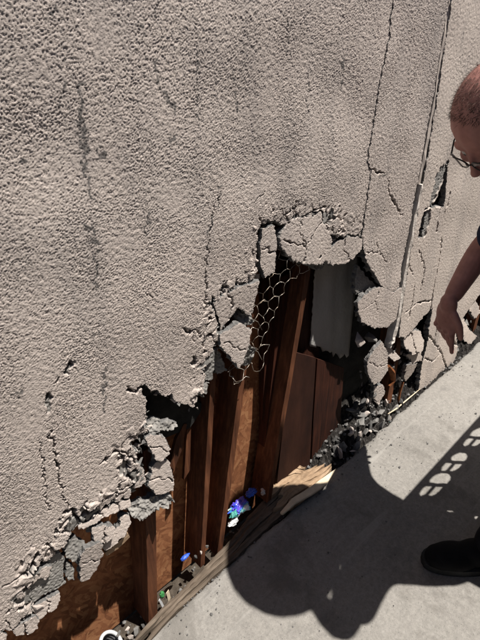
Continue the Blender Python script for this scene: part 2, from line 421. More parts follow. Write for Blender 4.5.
# walkway slab: relief grid with a worn edge along the wall
def walkway():
    st = .012; xs = np.arange(-2.4, 4.8+st, st); ys = np.concatenate([np.arange(-1.0, -.03, st), [-.034, -.03]]); ys = np.concatenate([[-2.6, -2.0, -1.5], ys])
    gx, gy = np.meshgrid(xs, ys); nz_, nx_ = gx.shape
    nn = band_noise(nz_, nx_, st, .06, .7, 11)*.0010+band_noise(nz_, nx_, st, .5, .6, 12)*.002
    nn[gy < -1.1] = 0
    edge = band_noise(4, nx_, st, .16, .8, 13)[0]*.0022+band_noise(4, nx_, st, .035, .6, 14)[0]*.0014
    gz = nn.copy()
    gy[-1] += edge; gy[-2] += edge*1.0; gy[-3] += edge*.6
    gz[-1] -= .010; gz[-2] -= .004
    V = np.stack([gx, gy, gz], -1).reshape(-1, 3)
    idx = np.arange(nz_*nx_).reshape(nz_, nx_)
    q = np.stack([idx[:-1, :-1], idx[:-1, 1:], idx[1:, 1:], idx[1:, :-1]], -1).reshape(-1, 4)
    low = V[idx[-1]].copy(); low[:, 2] = -.13; low[:, 1] += .006
    b = len(V); V = np.concatenate([V, low]); i = np.arange(nx_-1)
    q2 = np.stack([idx[-1, :-1], idx[-1, 1:], b+i+1, b+i], -1)
    return obj('walkway', mesh_from(V, np.concatenate([q, q2]), True), M['concrete'], None, 'structure')
walkway()

# ------------------------------------------------------------------ the broken wall
wall = thing('stucco_wall', 'pinkish beige stucco house wall, broken open at its base to studs and netting', 'wall')
def P(pts, y=0.0): return [wxz(a, b, y) for a, b in pts]
crack_AB = [(392, 0), (388, 40), (380, 75), (375, 110), (371, 135), (367, 160), (371, 170), (367, 195), (363, 225), (362, 236)]
ZT, XL, XR = 1.57, -.10, 2.62
A_low = [(362, 236), (345, 235), (335, 237), (327, 232), (322, 222), (323, 210), (303, 217), (294, 217), (287, 227), (275, 222),
         (260, 226), (257, 245), (258, 262), (256, 279), (235, 287), (222, 297), (212, 302), (205, 303), (214, 309), (219, 323),
         (219, 341), (213, 348), (213, 362), (204, 368), (206, 378), (204, 390), (197, 395), (198, 402), (192, 408), (185, 405),
         (175, 401), (172, 394), (165, 396), (158, 392), (150, 390), (144, 384), (141, 387), (146, 400), (146, 418), (144, 428),
         (148, 431), (142, 438), (130, 443), (138, 452), (137, 462), (143, 472), (141, 480), (132, 486), (130, 497), (118, 502),
         (106, 506), (95, 517), (80, 526), (70, 536), (62, 550), (48, 562), (36, 567), (33, 580), (32, 600), (33, 612),
         (22, 622), (12, 631), (0, 632), (-20, 645)]
cAB = P(crack_AB)
polyA = [(XL, ZT), (cAB[0][0]+.02, ZT)] + [(x-.0002, z) for x, z in cAB] + P(A_low[1:]) + [(XL, .372)]
cracksA = [
    (px_line([(38, 553, 10), (30, 573, 13), (16, 580, 7), (4, 587, 3)]), .018),
    (px_line([(70, 364, 11), (67, 369, 13)]), .014), (px_line([(59, 379, 6), (56, 383, 5)]), .010),
    (px_line([(49, 395, 3), (47, 400, 6)]), .010),
    (px_line([(50, 431, 6), (55, 446, 4), (57, 460, 5), (58, 472, 6), (62, 490, 3), (66, 505, 3), (68, 512, 5)]), .014),
    (px_line([(40, 440, 2), (42, 458, 3), (44, 480, 3), (49, 510, 4)]), .007),
    (px_line([(103, 463, 8), (110, 456, 4), (118, 450, 7), (126, 453, 5), (136, 462, 8)]), .016),
    (px_line([(128, 388, 6), (135, 392, 9), (144, 385, 8)]), .016), (px_line([(107, 458, 8), (106, 461, 7)]), .014),
    (px_line([(66, 512, 14), (72, 510, 9), (76, 520, 10), (88, 514, 7), (97, 506, 5)]), .016),
    (px_line([(60, 528, 6), (68, 518, 8)]), .012), (px_line([(108, 498, 7), (118, 490, 5), (130, 486, 7)]), .014),
    (px_line([(206, 303, 9), (206, 285, 4), (207, 262, 3), (210, 235, 3), (213, 205, 2)]), .009),
    (px_line([(183, 327, 5), (190, 333, 8), (197, 331, 4), (201, 336, 5)]), .013), (px_line([(193, 335, 5), (194, 342, 4)]), .012),
    (px_line([(194, 358, 12), (195, 364, 15)]), .014), (px_line([(222, 297, 7), (224, 287, 7), (223, 280, 3)]), .012),
    (px_line([(293, 202, 3), (294, 218, 5)]), .012), (px_line([(303, 218, 4), (315, 211, 4), (326, 206, 6)]), .012),
    (px_line([(260, 250, 7), (259, 240, 10), (262, 226, 6), (260, 218, 3)]), .014),
    (px_line([(275, 224, 6), (284, 226, 8)]), .014), (px_line([(255, 201, 3), (264, 193, 2)]), .006),
    (px_line([(152, 300, 3), (147, 294, 2)]), .006), (px_line([(218, 205, 3), (219, 192, 3)]), .007),
    (px_line([(361, 238, 5), (350, 234, 4), (336, 238, 5)]), .012),
]
stainsA = [
    (px_line([(79, 88, 14), (81, 118, 16), (83, 145, 18), (86, 175, 14), (92, 200, 8)]), 1.15),
    (px_line([(100, 143, 8), (102, 160, 8)]), 1.3), (px_line([(158, -6, 9), (157, 14, 7)]), 1.2),
    (px_line([(155, 60, 7), (158, 85, 16), (164, 92, 12), (176, 113, 8)]), 1.05),
    (px_line([(172, 136, 7), (169, 146, 7)]), 1.3), (px_line([(86, 222, 14), (95, 240, 18), (97, 262, 13), (94, 285, 8)]), 1.15),
    (px_line([(150, 214, 7), (144, 236, 8)]), 1.1), (px_line([(221, 186, 7), (217, 206, 8)]), 1.3),
    (px_line([(213, 218, 9), (206, 236, 9), (210, 246, 6)]), 1.1), (px_line([(49, 2, 9), (49, 22, 6)]), 1.0),
    (px_line([(343, 58, 6), (342, 90, 6)]), 1.0), (px_line([(104, 372, 14), (104, 388, 14), (106, 412, 7)]), .95),
    (px_line([(240, 84, 7), (246, 90, 7)]), 1.2), (px_line([(228, 152, 6), (226, 165, 6)]), 1.0),
    (px_line([(12, 396, 7), (22, 394, 9)]), 1.0), (px_line([(235, 70, 8), (237, 115, 8)]), .7), (px_line([(20, 150, 12), (24, 170, 8)]), .6),
    (px_line([(196, 45, 8), (199, 120, 8)]), .6), (px_line([(310, 65, 7), (306, 120, 7)]), .7), (px_line([(140, 20, 10), (146, 60, 8)]), .55),
    (px_line([(60, 60, 10), (62, 110, 8)]), .5), (px_line([(290, 20, 7), (289, 60, 7)]), .6),
]
bareA = [P([(44, 398), (48, 394), (54, 398), (53, 406), (47, 411), (44, 405)]),
         P([(66, 366), (73, 362), (75, 366), (69, 371)])]
shA = [(px_line([(362, 232, 90), (330, 222, 110), (290, 218, 100), (262, 235, 70), (255, 278, 70), (228, 292, 90), (213, 320, 90), (210, 365, 80), (200, 396, 60)]), 1.0),
       (px_line([(146, 428, 60), (128, 452, 110), (138, 480, 90), (112, 500, 110), (82, 520, 120), (62, 545, 120), (38, 562, 110), (30, 600, 90), (18, 625, 80)]), 1.0)]
stucco('stucco_sheet', polyA, cracks=cracksA, stains=stainsA, bare_polys=bareA, parent=wall, thick=.022, shatter=(shA, .048, .0020))

# band between the long crack and the vertical joint
polyB = [(cAB[0][0]+.022, ZT)] + [(x+.0014, z) for x, z in cAB] + \
    P([(364, 252), (367, 263), (374, 274), (381, 286), (392, 291), (398, 287), (402, 262), (411, 215), (416, 186), (431, 105), (448, 0)]) + [(1.515, ZT)]
cracksB = [(px_line([(387, 178, 2), (388, 192, 6), (394, 203, 11), (402, 216, 3)]), .012),
           (px_line([(376, 243, 5), (377, 252, 4)]), .010), (px_line([(366, 253, 6), (379, 252, 4), (386, 262, 3)]), .008),
           (px_line([(371, 168, 5), (378, 173, 6), (384, 172, 3)]), .010)]
stainsB = [(px_line([(380, 176, 12), (388, 172, 9)]), 1.0), (px_line([(372, 200, 6), (369, 240, 6)]), .7), (px_line([(410, 30, 8), (408, 90, 8)]), .6)]
stucco('stucco_sheet', polyB, cracks=cracksB, stains=stainsB, parent=wall, off=-.0025, thick=.022, chip=0)
# paler wall section right of the joint
polyC = [(1.532, ZT)] + P([(451, 0), (435, 105), (421, 188), (417, 212), (406, 275), (400, 318), (398, 336), (404, 338), (412, 330), (421, 318),
         (432, 307), (430, 318), (427, 340), (421, 365), (418, 390), (450, 372), (457, 350), (455, 330), (463, 316), (470, 306), (481, 292)]) + \
    [(2.55, .34), (XR, .35), (XR, ZT)]
holesC = [P([(448, 158), (446, 180), (443, 206), (431, 207), (436, 196), (442, 182)]), P([(423, 210), (426, 212), (422, 238), (417, 237), (419, 226)])]
cracksC = [(px_line([(428, 335, 12), (434, 343, 9), (440, 352, 12), (447, 371, 14)]), .016), (px_line([(424, 358, 12), (432, 361, 8), (440, 352, 8)]), .014), (px_line([(437, 318, 9), (434, 343, 7)]), .012),
           (px_line([(452, 300, 9), (445, 318, 8), (448, 335, 12), (456, 345, 14)]), .014), (px_line([(405, 312, 8), (418, 302, 7), (431, 300, 9)]), .012), (px_line([(418, 250, 5), (424, 268, 7), (420, 290, 5)]), .010), (px_line([(449, 192, 6), (446, 205, 7), (442, 218, 5)]), .014), (px_line([(437, 222, 10), (436, 230, 12)]), .014),
           (px_line([(441, 238, 8), (439, 255, 6), (434, 280, 5), (431, 300, 9), (428, 318, 10)]), .016),
           (px_line([(402, 262, 5), (404, 255, 7), (412, 275, 3)]), .010), (px_line([(436, 218, 4), (441, 206, 7), (430, 206, 8), (424, 210, 7)]), .012),
           (px_line([(408, 318, 7), (412, 300, 6), (414, 285, 3)]), .012)]
bareC = [P([(428, 206), (432, 188), (436, 172), (447, 160), (446, 172), (441, 183), (435, 196), (431, 206)]),
         P([(424, 212), (431, 208), (428, 225), (423, 238), (421, 236)])]
stucco('stucco_sheet', polyC, step=.0022, cracks=cracksC, bare_polys=bareC, holes=holesC, parent=wall, off=-.004, thick=.022, chip=0,
       mats=[M['stucco_pale'], M['cement']])
# coarse continuation of the same wall outside the photograph
for x0, x1, z0, z1, mt in ((XL, 1.52, ZT, 2.7, 'stucco'), (1.535, XR, ZT, 2.7, 'stucco_pale'), (-1.6, XL, .32, 2.7, 'stucco'), (XR, 4.2, .0, 2.7, 'stucco_pale')):
    st = .02; gx, gz = np.meshgrid(np.linspace(x0, x1, int((x1-x0)/st)+2), np.linspace(z0, z1, int((z1-z0)/st)+2))
    nr, nc = gx.shape; yy = -.0022*band_noise(nr, nc, st, .25, .6, 9)-.001*rng.standard_normal(gx.shape)-(.007 if mt == 'stucco_pale' else 0)
    idx = np.arange(nr*nc).reshape(nr, nc)
    q = np.stack([idx[:-1, :-1], idx[:-1, 1:], idx[1:, 1:], idx[1:, :-1]], -1).reshape(-1, 4)
    obj('stucco_sheet', mesh_from(np.stack([gx, yy, gz], -1).reshape(-1, 3), q, True), [M[mt], M['cement']], wall)

# unseen roof overhang above the wall, added to cut down sky light
bm = bmesh.new(); box_bm(bm, (-1.7, -.24, 2.72), (4.3, .14, 2.76), .003); box_bm(bm, (-1.7, -.262, 2.70), (4.3, -.242, 2.84), .003)
obj('added_eave', bm_mesh(bm), M['stud_wood'], wall)
# unseen tall dark boards behind the camera, added to block sky light
fence = thing('added_sky_fence', 'unseen tall dark brown board fence beyond the walkway, added to block sky light', 'fence', None, (0, -1.62, -.13))
bm = bmesh.new(); box_bm(bm, (0, 0, 0), (.138, .018, 2.55), .002); fb = bm_mesh(bm); fb.materials.append(M['red_wood'])
for i in range(52):
    o = bpy.data.objects.new('board', fb); COL.objects.link(o); o.parent = fence; o.location = (-2.4+i*.14, rng.normal(0, .001), rng.normal(0, .004))
for z in (.4, 2.1):
    bm = bmesh.new(); box_bm(bm, (-2.4, -.045, z), (4.88, -.006, z+.09), .002); obj('rail', bm_mesh(bm), M['red_wood'], fence)
for x in (-2.3, 0, 2.3, 4.6):
    bm = bmesh.new(); box_bm(bm, (x, -.14, 0), (x+.09, -.05, 2.5), .003); obj('post', bm_mesh(bm), M['red_wood'], fence)

# broken pieces still hanging on the wall
chunks = [  # polygon, bare, offset, tilt, thickness
    ([(13, 632), (22, 624), (35, 616), (38, 620), (37, 628), (28, 634), (18, 636)], 0, -.002, (.10, .05), .02),
    ([(-12, 640), (0, 634), (7, 635), (6, 640), (-6, 646)], 0, 0, (0, .1), .02),
    ([(34, 611), (46, 603), (60, 594), (61, 600), (55, 610), (44, 618), (39, 621), (37, 617)], 0, .004, (-.1, .15), .02),
    ([(33, 577), (46, 567), (61, 554), (66, 562), (64, 575), (67, 586), (60, 591), (45, 599), (35, 607), (33, 595)], 1, .006, (.05, 0), .014),
    ([(33, 578), (45, 568), (52, 566), (50, 574), (46, 580), (40, 578), (34, 585)], 0, .002, (.05, 0), .008),
    ([(80, 556), (83, 548), (99, 540), (101, 552), (98, 565), (90, 578), (82, 583), (80, 570)], 0, -.004, (.18, -.1), .022),
    ([(66, 548), (78, 541), (86, 545), (80, 555), (76, 563), (68, 560)], 1, .004, (-.1, .2), .016),
    ([(69, 566), (75, 568), (76, 582), (69, 583)], 1, .006, (.1, .1), .016),
    ([(80, 528), (95, 519), (108, 508), (120, 504), (130, 500), (131, 506), (118, 512), (104, 518), (92, 526), (84, 531)], 0, .003, (.0, .3), .02),
    ([(93, 530), (104, 525), (113, 526), (112, 534), (104, 541), (95, 543)], 0, -.004, (.25, .2), .02),
    ([(104, 548), (110, 540), (120, 528), (122, 520), (129, 515), (131, 522), (124, 535), (112, 547), (106, 552)], 0, .004, (.2, .25), .02),
    ([(131, 510), (145, 503), (160, 496), (168, 489), (171, 500), (160, 507), (148, 513), (140, 521), (134, 517)], 2, .002, (.2, .5), .024),
    ([(148, 485), (154, 466), (162, 458), (168, 462), (171, 475), (171, 487), (163, 491), (156, 493)], 0, -.006, (.12, .12), .022),
    ([(146, 439), (155, 434), (163, 437), (168, 447), (165, 453), (158, 459), (154, 457), (150, 448)], 0, -.006, (-.12, .18), .022),
    ([(138, 466), (144, 470), (147, 482), (141, 488), (134, 489), (142, 480)], 0, .006, (.2, .1), .018),
    ([(148, 430), (160, 424), (172, 422), (176, 425), (165, 431), (152, 434)], 2, .006, (.1, .6), .012),
    ([(150, 427), (158, 421), (164, 421), (160, 424), (152, 429)], 1, .010, (.1, .4), .010),
    ([(219, 334), (238, 322), (247, 330), (242, 348), (235, 366), (228, 356), (219, 345)], 0, -.012, (-.15, .10), .020),
    ([(214, 303), (223, 297), (236, 288), (256, 281), (253, 298), (251, 312), (246, 314), (238, 307), (229, 320), (222, 330), (220, 318)], 0, -.003, (.10, -.05), .022),
    ([(238, 309), (246, 316), (252, 312), (254, 322), (246, 328), (240, 320)], 2, .012, (.4, .3), .014),
    ([(243, 350), (250, 345), (255, 350), (252, 366), (243, 368), (238, 364)], 2, .010, (.5, -.2), .016),
    ([(206, 371), (213, 352), (217, 350), (216, 364), (214, 380), (207, 383)], 1, .004, (-.4, .1), .014),
    ([(218, 349), (226, 360), (229, 372), (221, 377), (217, 362)], 1, .014, (.5, .1), .012),
    ([(199, 388), (205, 384), (209, 386), (206, 394), (200, 396)], 1, .0, (.4, .3), .016),
    ([(285, 230), (294, 220), (304, 219), (321, 214), (323, 224), (328, 234), (330, 241), (328, 252), (329, 262), (317, 263), (308, 264), (300, 261), (292, 258), (284, 250), (281, 240)], 0, -.002, (.02, .03), .018),
    ([(331, 250), (338, 242), (349, 237), (361, 239), (360, 249), (354, 256), (345, 263), (331, 264)], 0, -.002, (.03, .05), .018),
    ([(332, 239), (340, 237), (337, 242), (331, 248)], 1, .004, (.2, .1), .016),
    ([(316, 265), (328, 265), (325, 271), (318, 271)], 1, .010, (.1, .2), .012),
    ([(262, 229), (273, 226), (275, 240), (273, 270), (264, 276), (260, 262), (260, 245)], 0, -.003, (.10, .02), .02),
    ([(358, 303), (365, 295), (375, 288), (383, 288), (392, 292), (400, 286), (394, 318), (386, 326), (374, 327), (362, 321), (359, 312)], 0, -.004, (-.02, .02), .012),
    ([(364, 268), (370, 277), (378, 287), (372, 290), (362, 296), (361, 284)], 1, .014, (.2, .0), .014),
    ([(380, 342), (386, 352), (386, 370), (379, 381), (373, 384), (367, 373), (366, 361), (372, 350)], 0, -.006, (-.03, -.04), .012),
    ([(378, 388), (385, 386), (386, 394), (381, 404), (377, 400)], 0, .012, (.2, 0), .02),
    ([(405, 339), (411, 332), (419, 331), (421, 340), (418, 349), (410, 353), (405, 347)], 0, -.006, (.1, .2), .022),
    ([(408, 356), (419, 351), (420, 358), (413, 363)], 0, -.002, (-.2, .1), .022),
    ([(406, 365), (416, 363), (413, 374), (408, 382), (406, 378)], 0, .002, (.1, -.2), .02),
    ([(388, 352), (396, 350), (401, 358), (396, 362)], 0, .02, (.3, .3), .016),
    ([(459, 322), (465, 318), (468, 328), (463, 336), (458, 332)], 0, .01, (.2, .2), .02),
    ([(471, 306), (478, 300), (479, 312), (474, 318)], 0, .006, (.2, .2), .02),
    ([(465, 338), (472, 330), (476, 336), (470, 345)], 0, .012, (.3, .2), .02),
]
chunk_cracks = [(px_line(l), .012) for l in (
    [(303, 218, 4), (300, 232, 3), (306, 246, 5), (303, 262, 5)], [(322, 222, 4), (314, 232, 3), (306, 246, 4)], [(284, 240, 4), (296, 244, 3), (306, 246, 4)],
    [(345, 238, 4), (344, 250, 5), (350, 260, 5)], [(228, 292, 5), (232, 304, 4), (229, 318, 5)], [(222, 340, 4), (234, 346, 3), (241, 348, 5)],
    [(262, 248, 4), (275, 252, 5)], [(380, 289, 4), (374, 301, 3), (377, 312, 2)], [(374, 301, 3), (364, 309, 2)],
    [(150, 447, 4), (160, 446, 3), (167, 449, 4)], [(150, 480, 4), (160, 476, 3), (171, 479, 4)], [(100, 512, 4), (106, 520, 5)], [(118, 503, 4), (120, 513, 4)],
    [(104, 527, 4), (103, 541, 4)], [(84, 562, 4), (92, 560, 3), (99, 558, 4)], [(50, 600, 4), (49, 616, 4)], [(24, 623, 4), (27, 634, 4)], [(368, 362, 4), (377, 366, 3), (386, 364, 4)], [(412, 333, 6), (413, 352, 6)])]
for poly, bare, off, tilt, th in chunks:
    tilt = (-abs(tilt[0])*.6, tilt[1]*.7); th = min(th, .015)
    pale = poly[0][0] > 400
    pw = np.array(P(poly)); pw = pw.mean(0)+(pw-pw.mean(0))*(1.07 if 280 < poly[0][0] < 340 else 1.035)
    stucco('stucco_chunk', pw, step=(.0016 if poly[0][0] < 400 else .0028), bare=bare, off=off, tilt=tilt, thick=th, back=True, warp=.0022 if poly[0][0] < 400 else .004, chip=(.004 if bare == 0 and len(poly) > 12 else 0), cracks=chunk_cracks, parent=wall,
           mats=[M['stucco_pale' if pale else 'stucco'], M['cement']])
# small angular shards caught along the broken edge
def shard_mesh(seed):
    rr = random.Random(seed); bm = bmesh.new()
    for _ in range(9): bm.verts.new((rr.uniform(-1, 1), rr.uniform(-.45, .45), rr.uniform(-.8, .8)))
    bmesh.ops.convex_hull(bm, input=list(bm.verts)); bmesh.ops.delete(bm, geom=[v for v in bm.verts if not v.link_faces], context='VERTS')
    return bm_mesh(bm)
SM = []
for i in range(7):
    me = shard_mesh(60+i); me.materials.append(M['mortar' if i % 3 else 'stucco']); SM.append(me)
rs = random.Random(11)
edge_px = A_low[1:-2]
for i in range(120):
    j = rs.randrange(len(edge_px)-1); t_ = rs.random()
    px = edge_px[j][0]*(1-t_)+edge_px[j+1][0]*t_+rs.gauss(1.5, 3.0); py = edge_px[j][1]*(1-t_)+edge_px[j+1][1]*t_+rs.gauss(1.5, 3.0)
    o = bpy.data.objects.new('stucco_shard', SM[i % 7]); COL.objects.link(o); o.parent = wall
    o.location = wall_pt(px, py, rs.uniform(.004, .020)); q_ = rs.choice((.004, .005, .006, .008, .011, .014)); o.scale = (q_, q_, q_)
    o.rotation_euler = (rs.uniform(-.6, .6), rs.uniform(0, 6), rs.uniform(-.6, .6))
for i in range(46):
    px, py = rs.choice(((362+rs.gauss(0, 4), 300+rs.gauss(0, 30)), (398+rs.gauss(0, 5), 352+rs.gauss(0, 14)), (428+rs.gauss(0, 3), 330+rs.gauss(0, 25)), (460+rs.gauss(0, 6), 335+rs.gauss(0, 12)), (372+rs.gauss(0, 7), 392+rs.gauss(0, 10))))
    o = bpy.data.objects.new('stucco_shard', SM[i % 7]); COL.objects.link(o); o.parent = wall
    o.location = wall_pt(px, py, rs.uniform(.010, .03)); q_ = rs.choice((.006, .008, .010, .014, .018)); o.scale = (q_, q_, q_)
    o.rotation_euler = (rs.uniform(-.6, .6), rs.uniform(0, 6), rs.uniform(-.6, .6))
# pale joint strip standing proud down the control joint
def strip(pl, y0, y1, mat, name, n=14):
    bm = bmesh.new(); rows = []
    for i in range(n+1):
        t = i/n*(len(pl)-1); a = int(min(t, len(pl)-2)); fr = t-a
        px = pl[a][0]*(1-fr)+pl[a+1][0]*fr; py = pl[a][1]*(1-fr)+pl[a+1][1]*fr; w = pl[a][2]*(1-fr)+pl[a+1][2]*fr
        x, z = wxz(px, py); j = rng.normal(0, .0012, 4)
        rows.append([bm.verts.new((x-w/2+j[0], y1, z)), bm.verts.new((x-w/2+j[0], y0+j[2], z)), bm.verts.new((x+w/2+j[1], y0+j[3], z)), bm.verts.new((x+w/2+j[1], y1, z))])
    for a, b in zip(rows[:-1], rows[1:]):
        for k_ in range(3): bm.faces.new((a[k_], a[k_+1], b[k_+1], b[k_]))
    bm.faces.new(rows[0]); bm.faces.new(rows[-1][::-1])
    return obj(name, bm_mesh(bm), mat, wall)
strip([(450.3, 0, .014), (433.8, 105, .014), (419.3, 184, .015)], -.0005, .02, M['stucco_pale'], 'joint_strip')
strip([(420, 184, .012), (414, 215, .016), (404, 268, .018), (398, 310, .022), (393, 335, .026), (389, 347, .016)], -.009, .02, M['casing'], 'joint_strip', 26)

# framing behind the stucco
def board(name, mat, corners_front, y0, y1, jit=.0015, n=10):
    """four px corners (tl, tr, br, bl) of the front face at depth y0, straight back to y1; subdivided and slightly uneven"""
    tl, tr, br, bl = [np.array(wall_pt(*c, y0)) for c in corners_front]
    bm = bmesh.new(); rows = []
    for i in range(n+1):
        t = i/n; l = tl*(1-t)+bl*t; r = tr*(1-t)+br*t; j = rng.normal(0, jit, 4)
        rows.append([bm.verts.new((l[0]+j[0], y1, l[2])), bm.verts.new((l[0]+j[0], y0+j[2], l[2])),
                     bm.verts.new((r[0]+j[1], y0+j[3], r[2])), bm.verts.new((r[0]+j[1], y1, r[2]))])
    for a, b in zip(rows[:-1], rows[1:]):
        for k_ in range(4): bm.faces.new((a[k_], a[(k_+1) % 4], b[(k_+1) % 4], b[k_]))
    bm.faces.new(rows[0]); bm.faces.new(rows[-1][::-1])
    es = [e for e in bm.edges if len(e.link_faces) == 2 and e.calc_face_angle(0) > 1.0]
    bmesh.ops.bevel(bm, geom=es, offset=.0015, segments=1, affect='EDGES')
    return obj(name, bm_mesh(bm), mat, wall)
def vboard(name, mat, x0, x1, y0, y1, z0, z1, jit=.0006, lean=0.0, n=8):
    bm = bmesh.new(); rows = []
    for i in range(n+1):
        z = z0+(z1-z0)*i/n; j = rng.normal(0, jit, 4); s = lean*(z-z0)
        rows.append([bm.verts.new((x0+s+j[0], y1, z)), bm.verts.new((x0+s+j[0], y0+j[2], z)), bm.verts.new((x1+s+j[1], y0+j[3], z)), bm.verts.new((x1+s+j[1], y1, z))])
    for a, b in zip(rows[:-1], rows[1:]):
        for k_ in range(4): bm.faces.new((a[k_], a[(k_+1) % 4], b[(k_+1) % 4], b[k_]))
    bm.faces.new(rows[0]); bm.faces.new(rows[-1][::-1])
    es = [e for e in bm.edges if len(e.link_faces) == 2 and e.calc_face_angle(0) > 1.0]
    bmesh.ops.bevel(bm, geom=es, offset=.0015, segments=1, affect='EDGES')
    return obj(name, bm_mesh(bm), mat, wall)
YF, YB = .030, .112
def stud_px(top, bot, w, mat='stud_wood', y0=YF, y1=YB, name='stud', ext=.25):
    """centre line of the front face given by two pixels; runs on upward behind the stucco"""
    a = wall_pt(*top, y0); b = wall_pt(*bot, y0); L = (a[0]-b[0])/(a[2]-b[2])
    z0, z1 = b[2]-.05, a[2]+ext
    x = b[0]+(z0-b[2])*L
    return vboard(name, M[mat], x-w/2, x+w/2, y0, y1, z0, z1, lean=L)
stud_px((151, 522), (153, 612), .032)
stud_px((212, 400), (203, 555), .018)
stud_px((242, 385), (221, 543), .022)
stud_px((300, 320), (271, 490), .022, ext=.35)
stud_px((279, 350), (264, 485), .040, 'red_wood', .080, YB)
# a further stud just inside each end, out of the opening
for x in (-.75, -.25, 1.62, 2.05, 2.5, 3.0): vboard('stud', M['stud_wood'], x, x+.04, YF, YB, -.1, 2.6)
# sheathing boards behind the studs
def slab(name, mat, lo, hi, bev=.0015):
    bm = bmesh.new(); box_bm(bm, lo, hi, bev); return obj(name, bm_mesh(bm), mat, wall)
slab('sheathing_panel', M['strand_board'], (-1.6, .129, -.13), (.905, .142, 2.68))
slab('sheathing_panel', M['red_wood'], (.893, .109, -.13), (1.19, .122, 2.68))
slab('sheathing_panel', M['black_felt'], (1.193, .112, -.13), (4.2, .124, 2.68))
slab('building_paper', M['black_felt'], (1.30, .026, .55), (4.1, .029, 2.5), 0)
slab('building_paper', M['black_felt'], (-1.5, .026, .75), (.60, .029, 2.5), 0)
slab('bottom_plate', M['dirt'], (-1.6, .018, -.135), (4.2, .106, -.10))
slab('top_plate', M['stud_wood'], (-1.6, .012, 2.62), (4.2, .122, 2.70))
# torn grey paper hanging in the right of the hole
def cloth_px(name, mat, corners, y, amp, parent=wall, n=18, seed=0):
    tl, tr, br, bl = [np.array(wall_pt(*c, y)) for c in corners]
    u, v = np.meshgrid(np.linspace(0, 1, n), np.linspace(0, 1, n*2))
    Pn = (tl*(1-u)[..., None]+tr*u[..., None])*(1-v)[..., None]+(bl*(1-u)[..., None]+br*u[..., None])*v[..., None]
    Pn[..., 1] += amp*np.sin(u*9+v*1.5+seed)*.6+amp*.5*np.sin(u*17-v*3)-amp*1.5*(1-v)
    Pn[-1, :, 2] += rng.normal(0, .008, n); Pn[:, 0, 0] += rng.normal(0, .002, 2*n)
    idx = np.arange(2*n*n).reshape(2*n, n)
    q = np.stack([idx[:-1, :-1], idx[:-1, 1:], idx[1:, 1:], idx[1:, :-1]], -1).reshape(-1, 4)
    o = obj(name, mesh_from(Pn.reshape(-1, 3), q, True), mat, parent)
    s = o.modifiers.new('s', 'SOLIDIFY'); s.thickness = .002
    return o
cloth_px('hanging_paper', M['felt_paper'], [(314, 255), (358, 250), (348, 358), (310, 346)], .104, .003)
# standing brown board in the hole
def px_panel(name, mat, pts, y, th, parent=wall):
    bm = bmesh.new(); vs_ = [bm.verts.new(wall_pt(a, b, y)) for a, b in pts]
    f = bm.faces.new(vs_); r = bmesh.ops.extrude_face_region(bm, geom=[f])
    for g in r['geom']:
        if isinstance(g, bmesh.types.BMVert): g.co.y += th
    return obj(name, bm_mesh(bm), mat, parent)
px_panel('loose_board', M['shade_toned_ply'], [(297, 353), (316, 358), (312, 420), (309, 482), (292, 487), (276, 492), (284, 420)], .062, .014)
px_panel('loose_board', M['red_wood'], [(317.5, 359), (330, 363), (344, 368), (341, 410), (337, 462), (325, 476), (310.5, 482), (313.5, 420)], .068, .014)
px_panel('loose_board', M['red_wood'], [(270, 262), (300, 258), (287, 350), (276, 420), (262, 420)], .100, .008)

# wire netting (hexagons) hanging out of the torn stucco
def netting(name, region, s=.0225, y=.010, seed=1):
    poly = P(region); bm = bmesh.new()
    xs = [p[0] for p in poly]; zs = [p[1] for p in poly]
    done = set(); a = s; r = random.Random(seed)
    W_, H_ = math.sqrt(3)*a, 1.5*a
    nd = {}
    def node(x, z):
        key = (round(x*2000), round(z*2000))
        if key not in nd:
            nd[key] = Vector((x+r.gauss(0, .0022), y-.004*math.sin(x*22)+r.gauss(0, .003)-.01*max(0, (1.05-z)*.6), z+r.gauss(0, .0022)))
        return key
    j0 = int(min(zs)/H_)-1; j1 = int(max(zs)/H_)+2
    for j in range(j0, j1):
        for i in range(int(min(xs)/W_)-2, int(max(xs)/W_)+2):
            cx = i*W_+(W_/2 if j % 2 else 0); cz = j*H_
            if not inside(poly, np.array([cx]), np.array([cz]))[0]: continue
            c = [(cx+a*math.sin(k_*math.pi/3), cz+a*math.cos(k_*math.pi/3)) for k_ in range(6)]
            for k_ in range(6):
                p, q = node(*c[k_]), node(*c[(k_+1) % 6])
                key = tuple(sorted((p, q)))
                if key in done: continue
                done.add(key)
                if r.random() < .06: continue
                A_, B_ = nd[p], nd[q]; mid = (A_+B_)/2+Vector((r.gauss(0, .001), r.gauss(0, .0015), r.gauss(0, .001)))
                tube_mesh_bm(bm, [A_, mid, B_], .00075, 5)
    return obj(name, bm_mesh(bm, True), M['wire'], wall)
netting('wire_netting', [(232, 372), (236, 330), (246, 300), (253, 284), (268, 268), (276, 254), (306, 256), (308, 270), (292, 284), (280, 298), (275, 318), (270, 342), (264, 362), (252, 384), (240, 384)])
# stray wire ends
bm = bmesh.new()
for pts in ([(228, 372), (236, 366), (244, 370), (243, 380), (236, 382), (231, 376)], [(246, 340), (252, 348), (258, 352), (262, 360)], [(250, 318), (258, 322), (262, 330)]):
    tube_mesh_bm(bm, [Vector(wall_pt(a, b, -.004+.012*math.sin(i*1.3))) for i, (a, b) in enumerate(pts)], .0008, 5)
obj('stray_wire', bm_mesh(bm, True), M['wire'], wall)
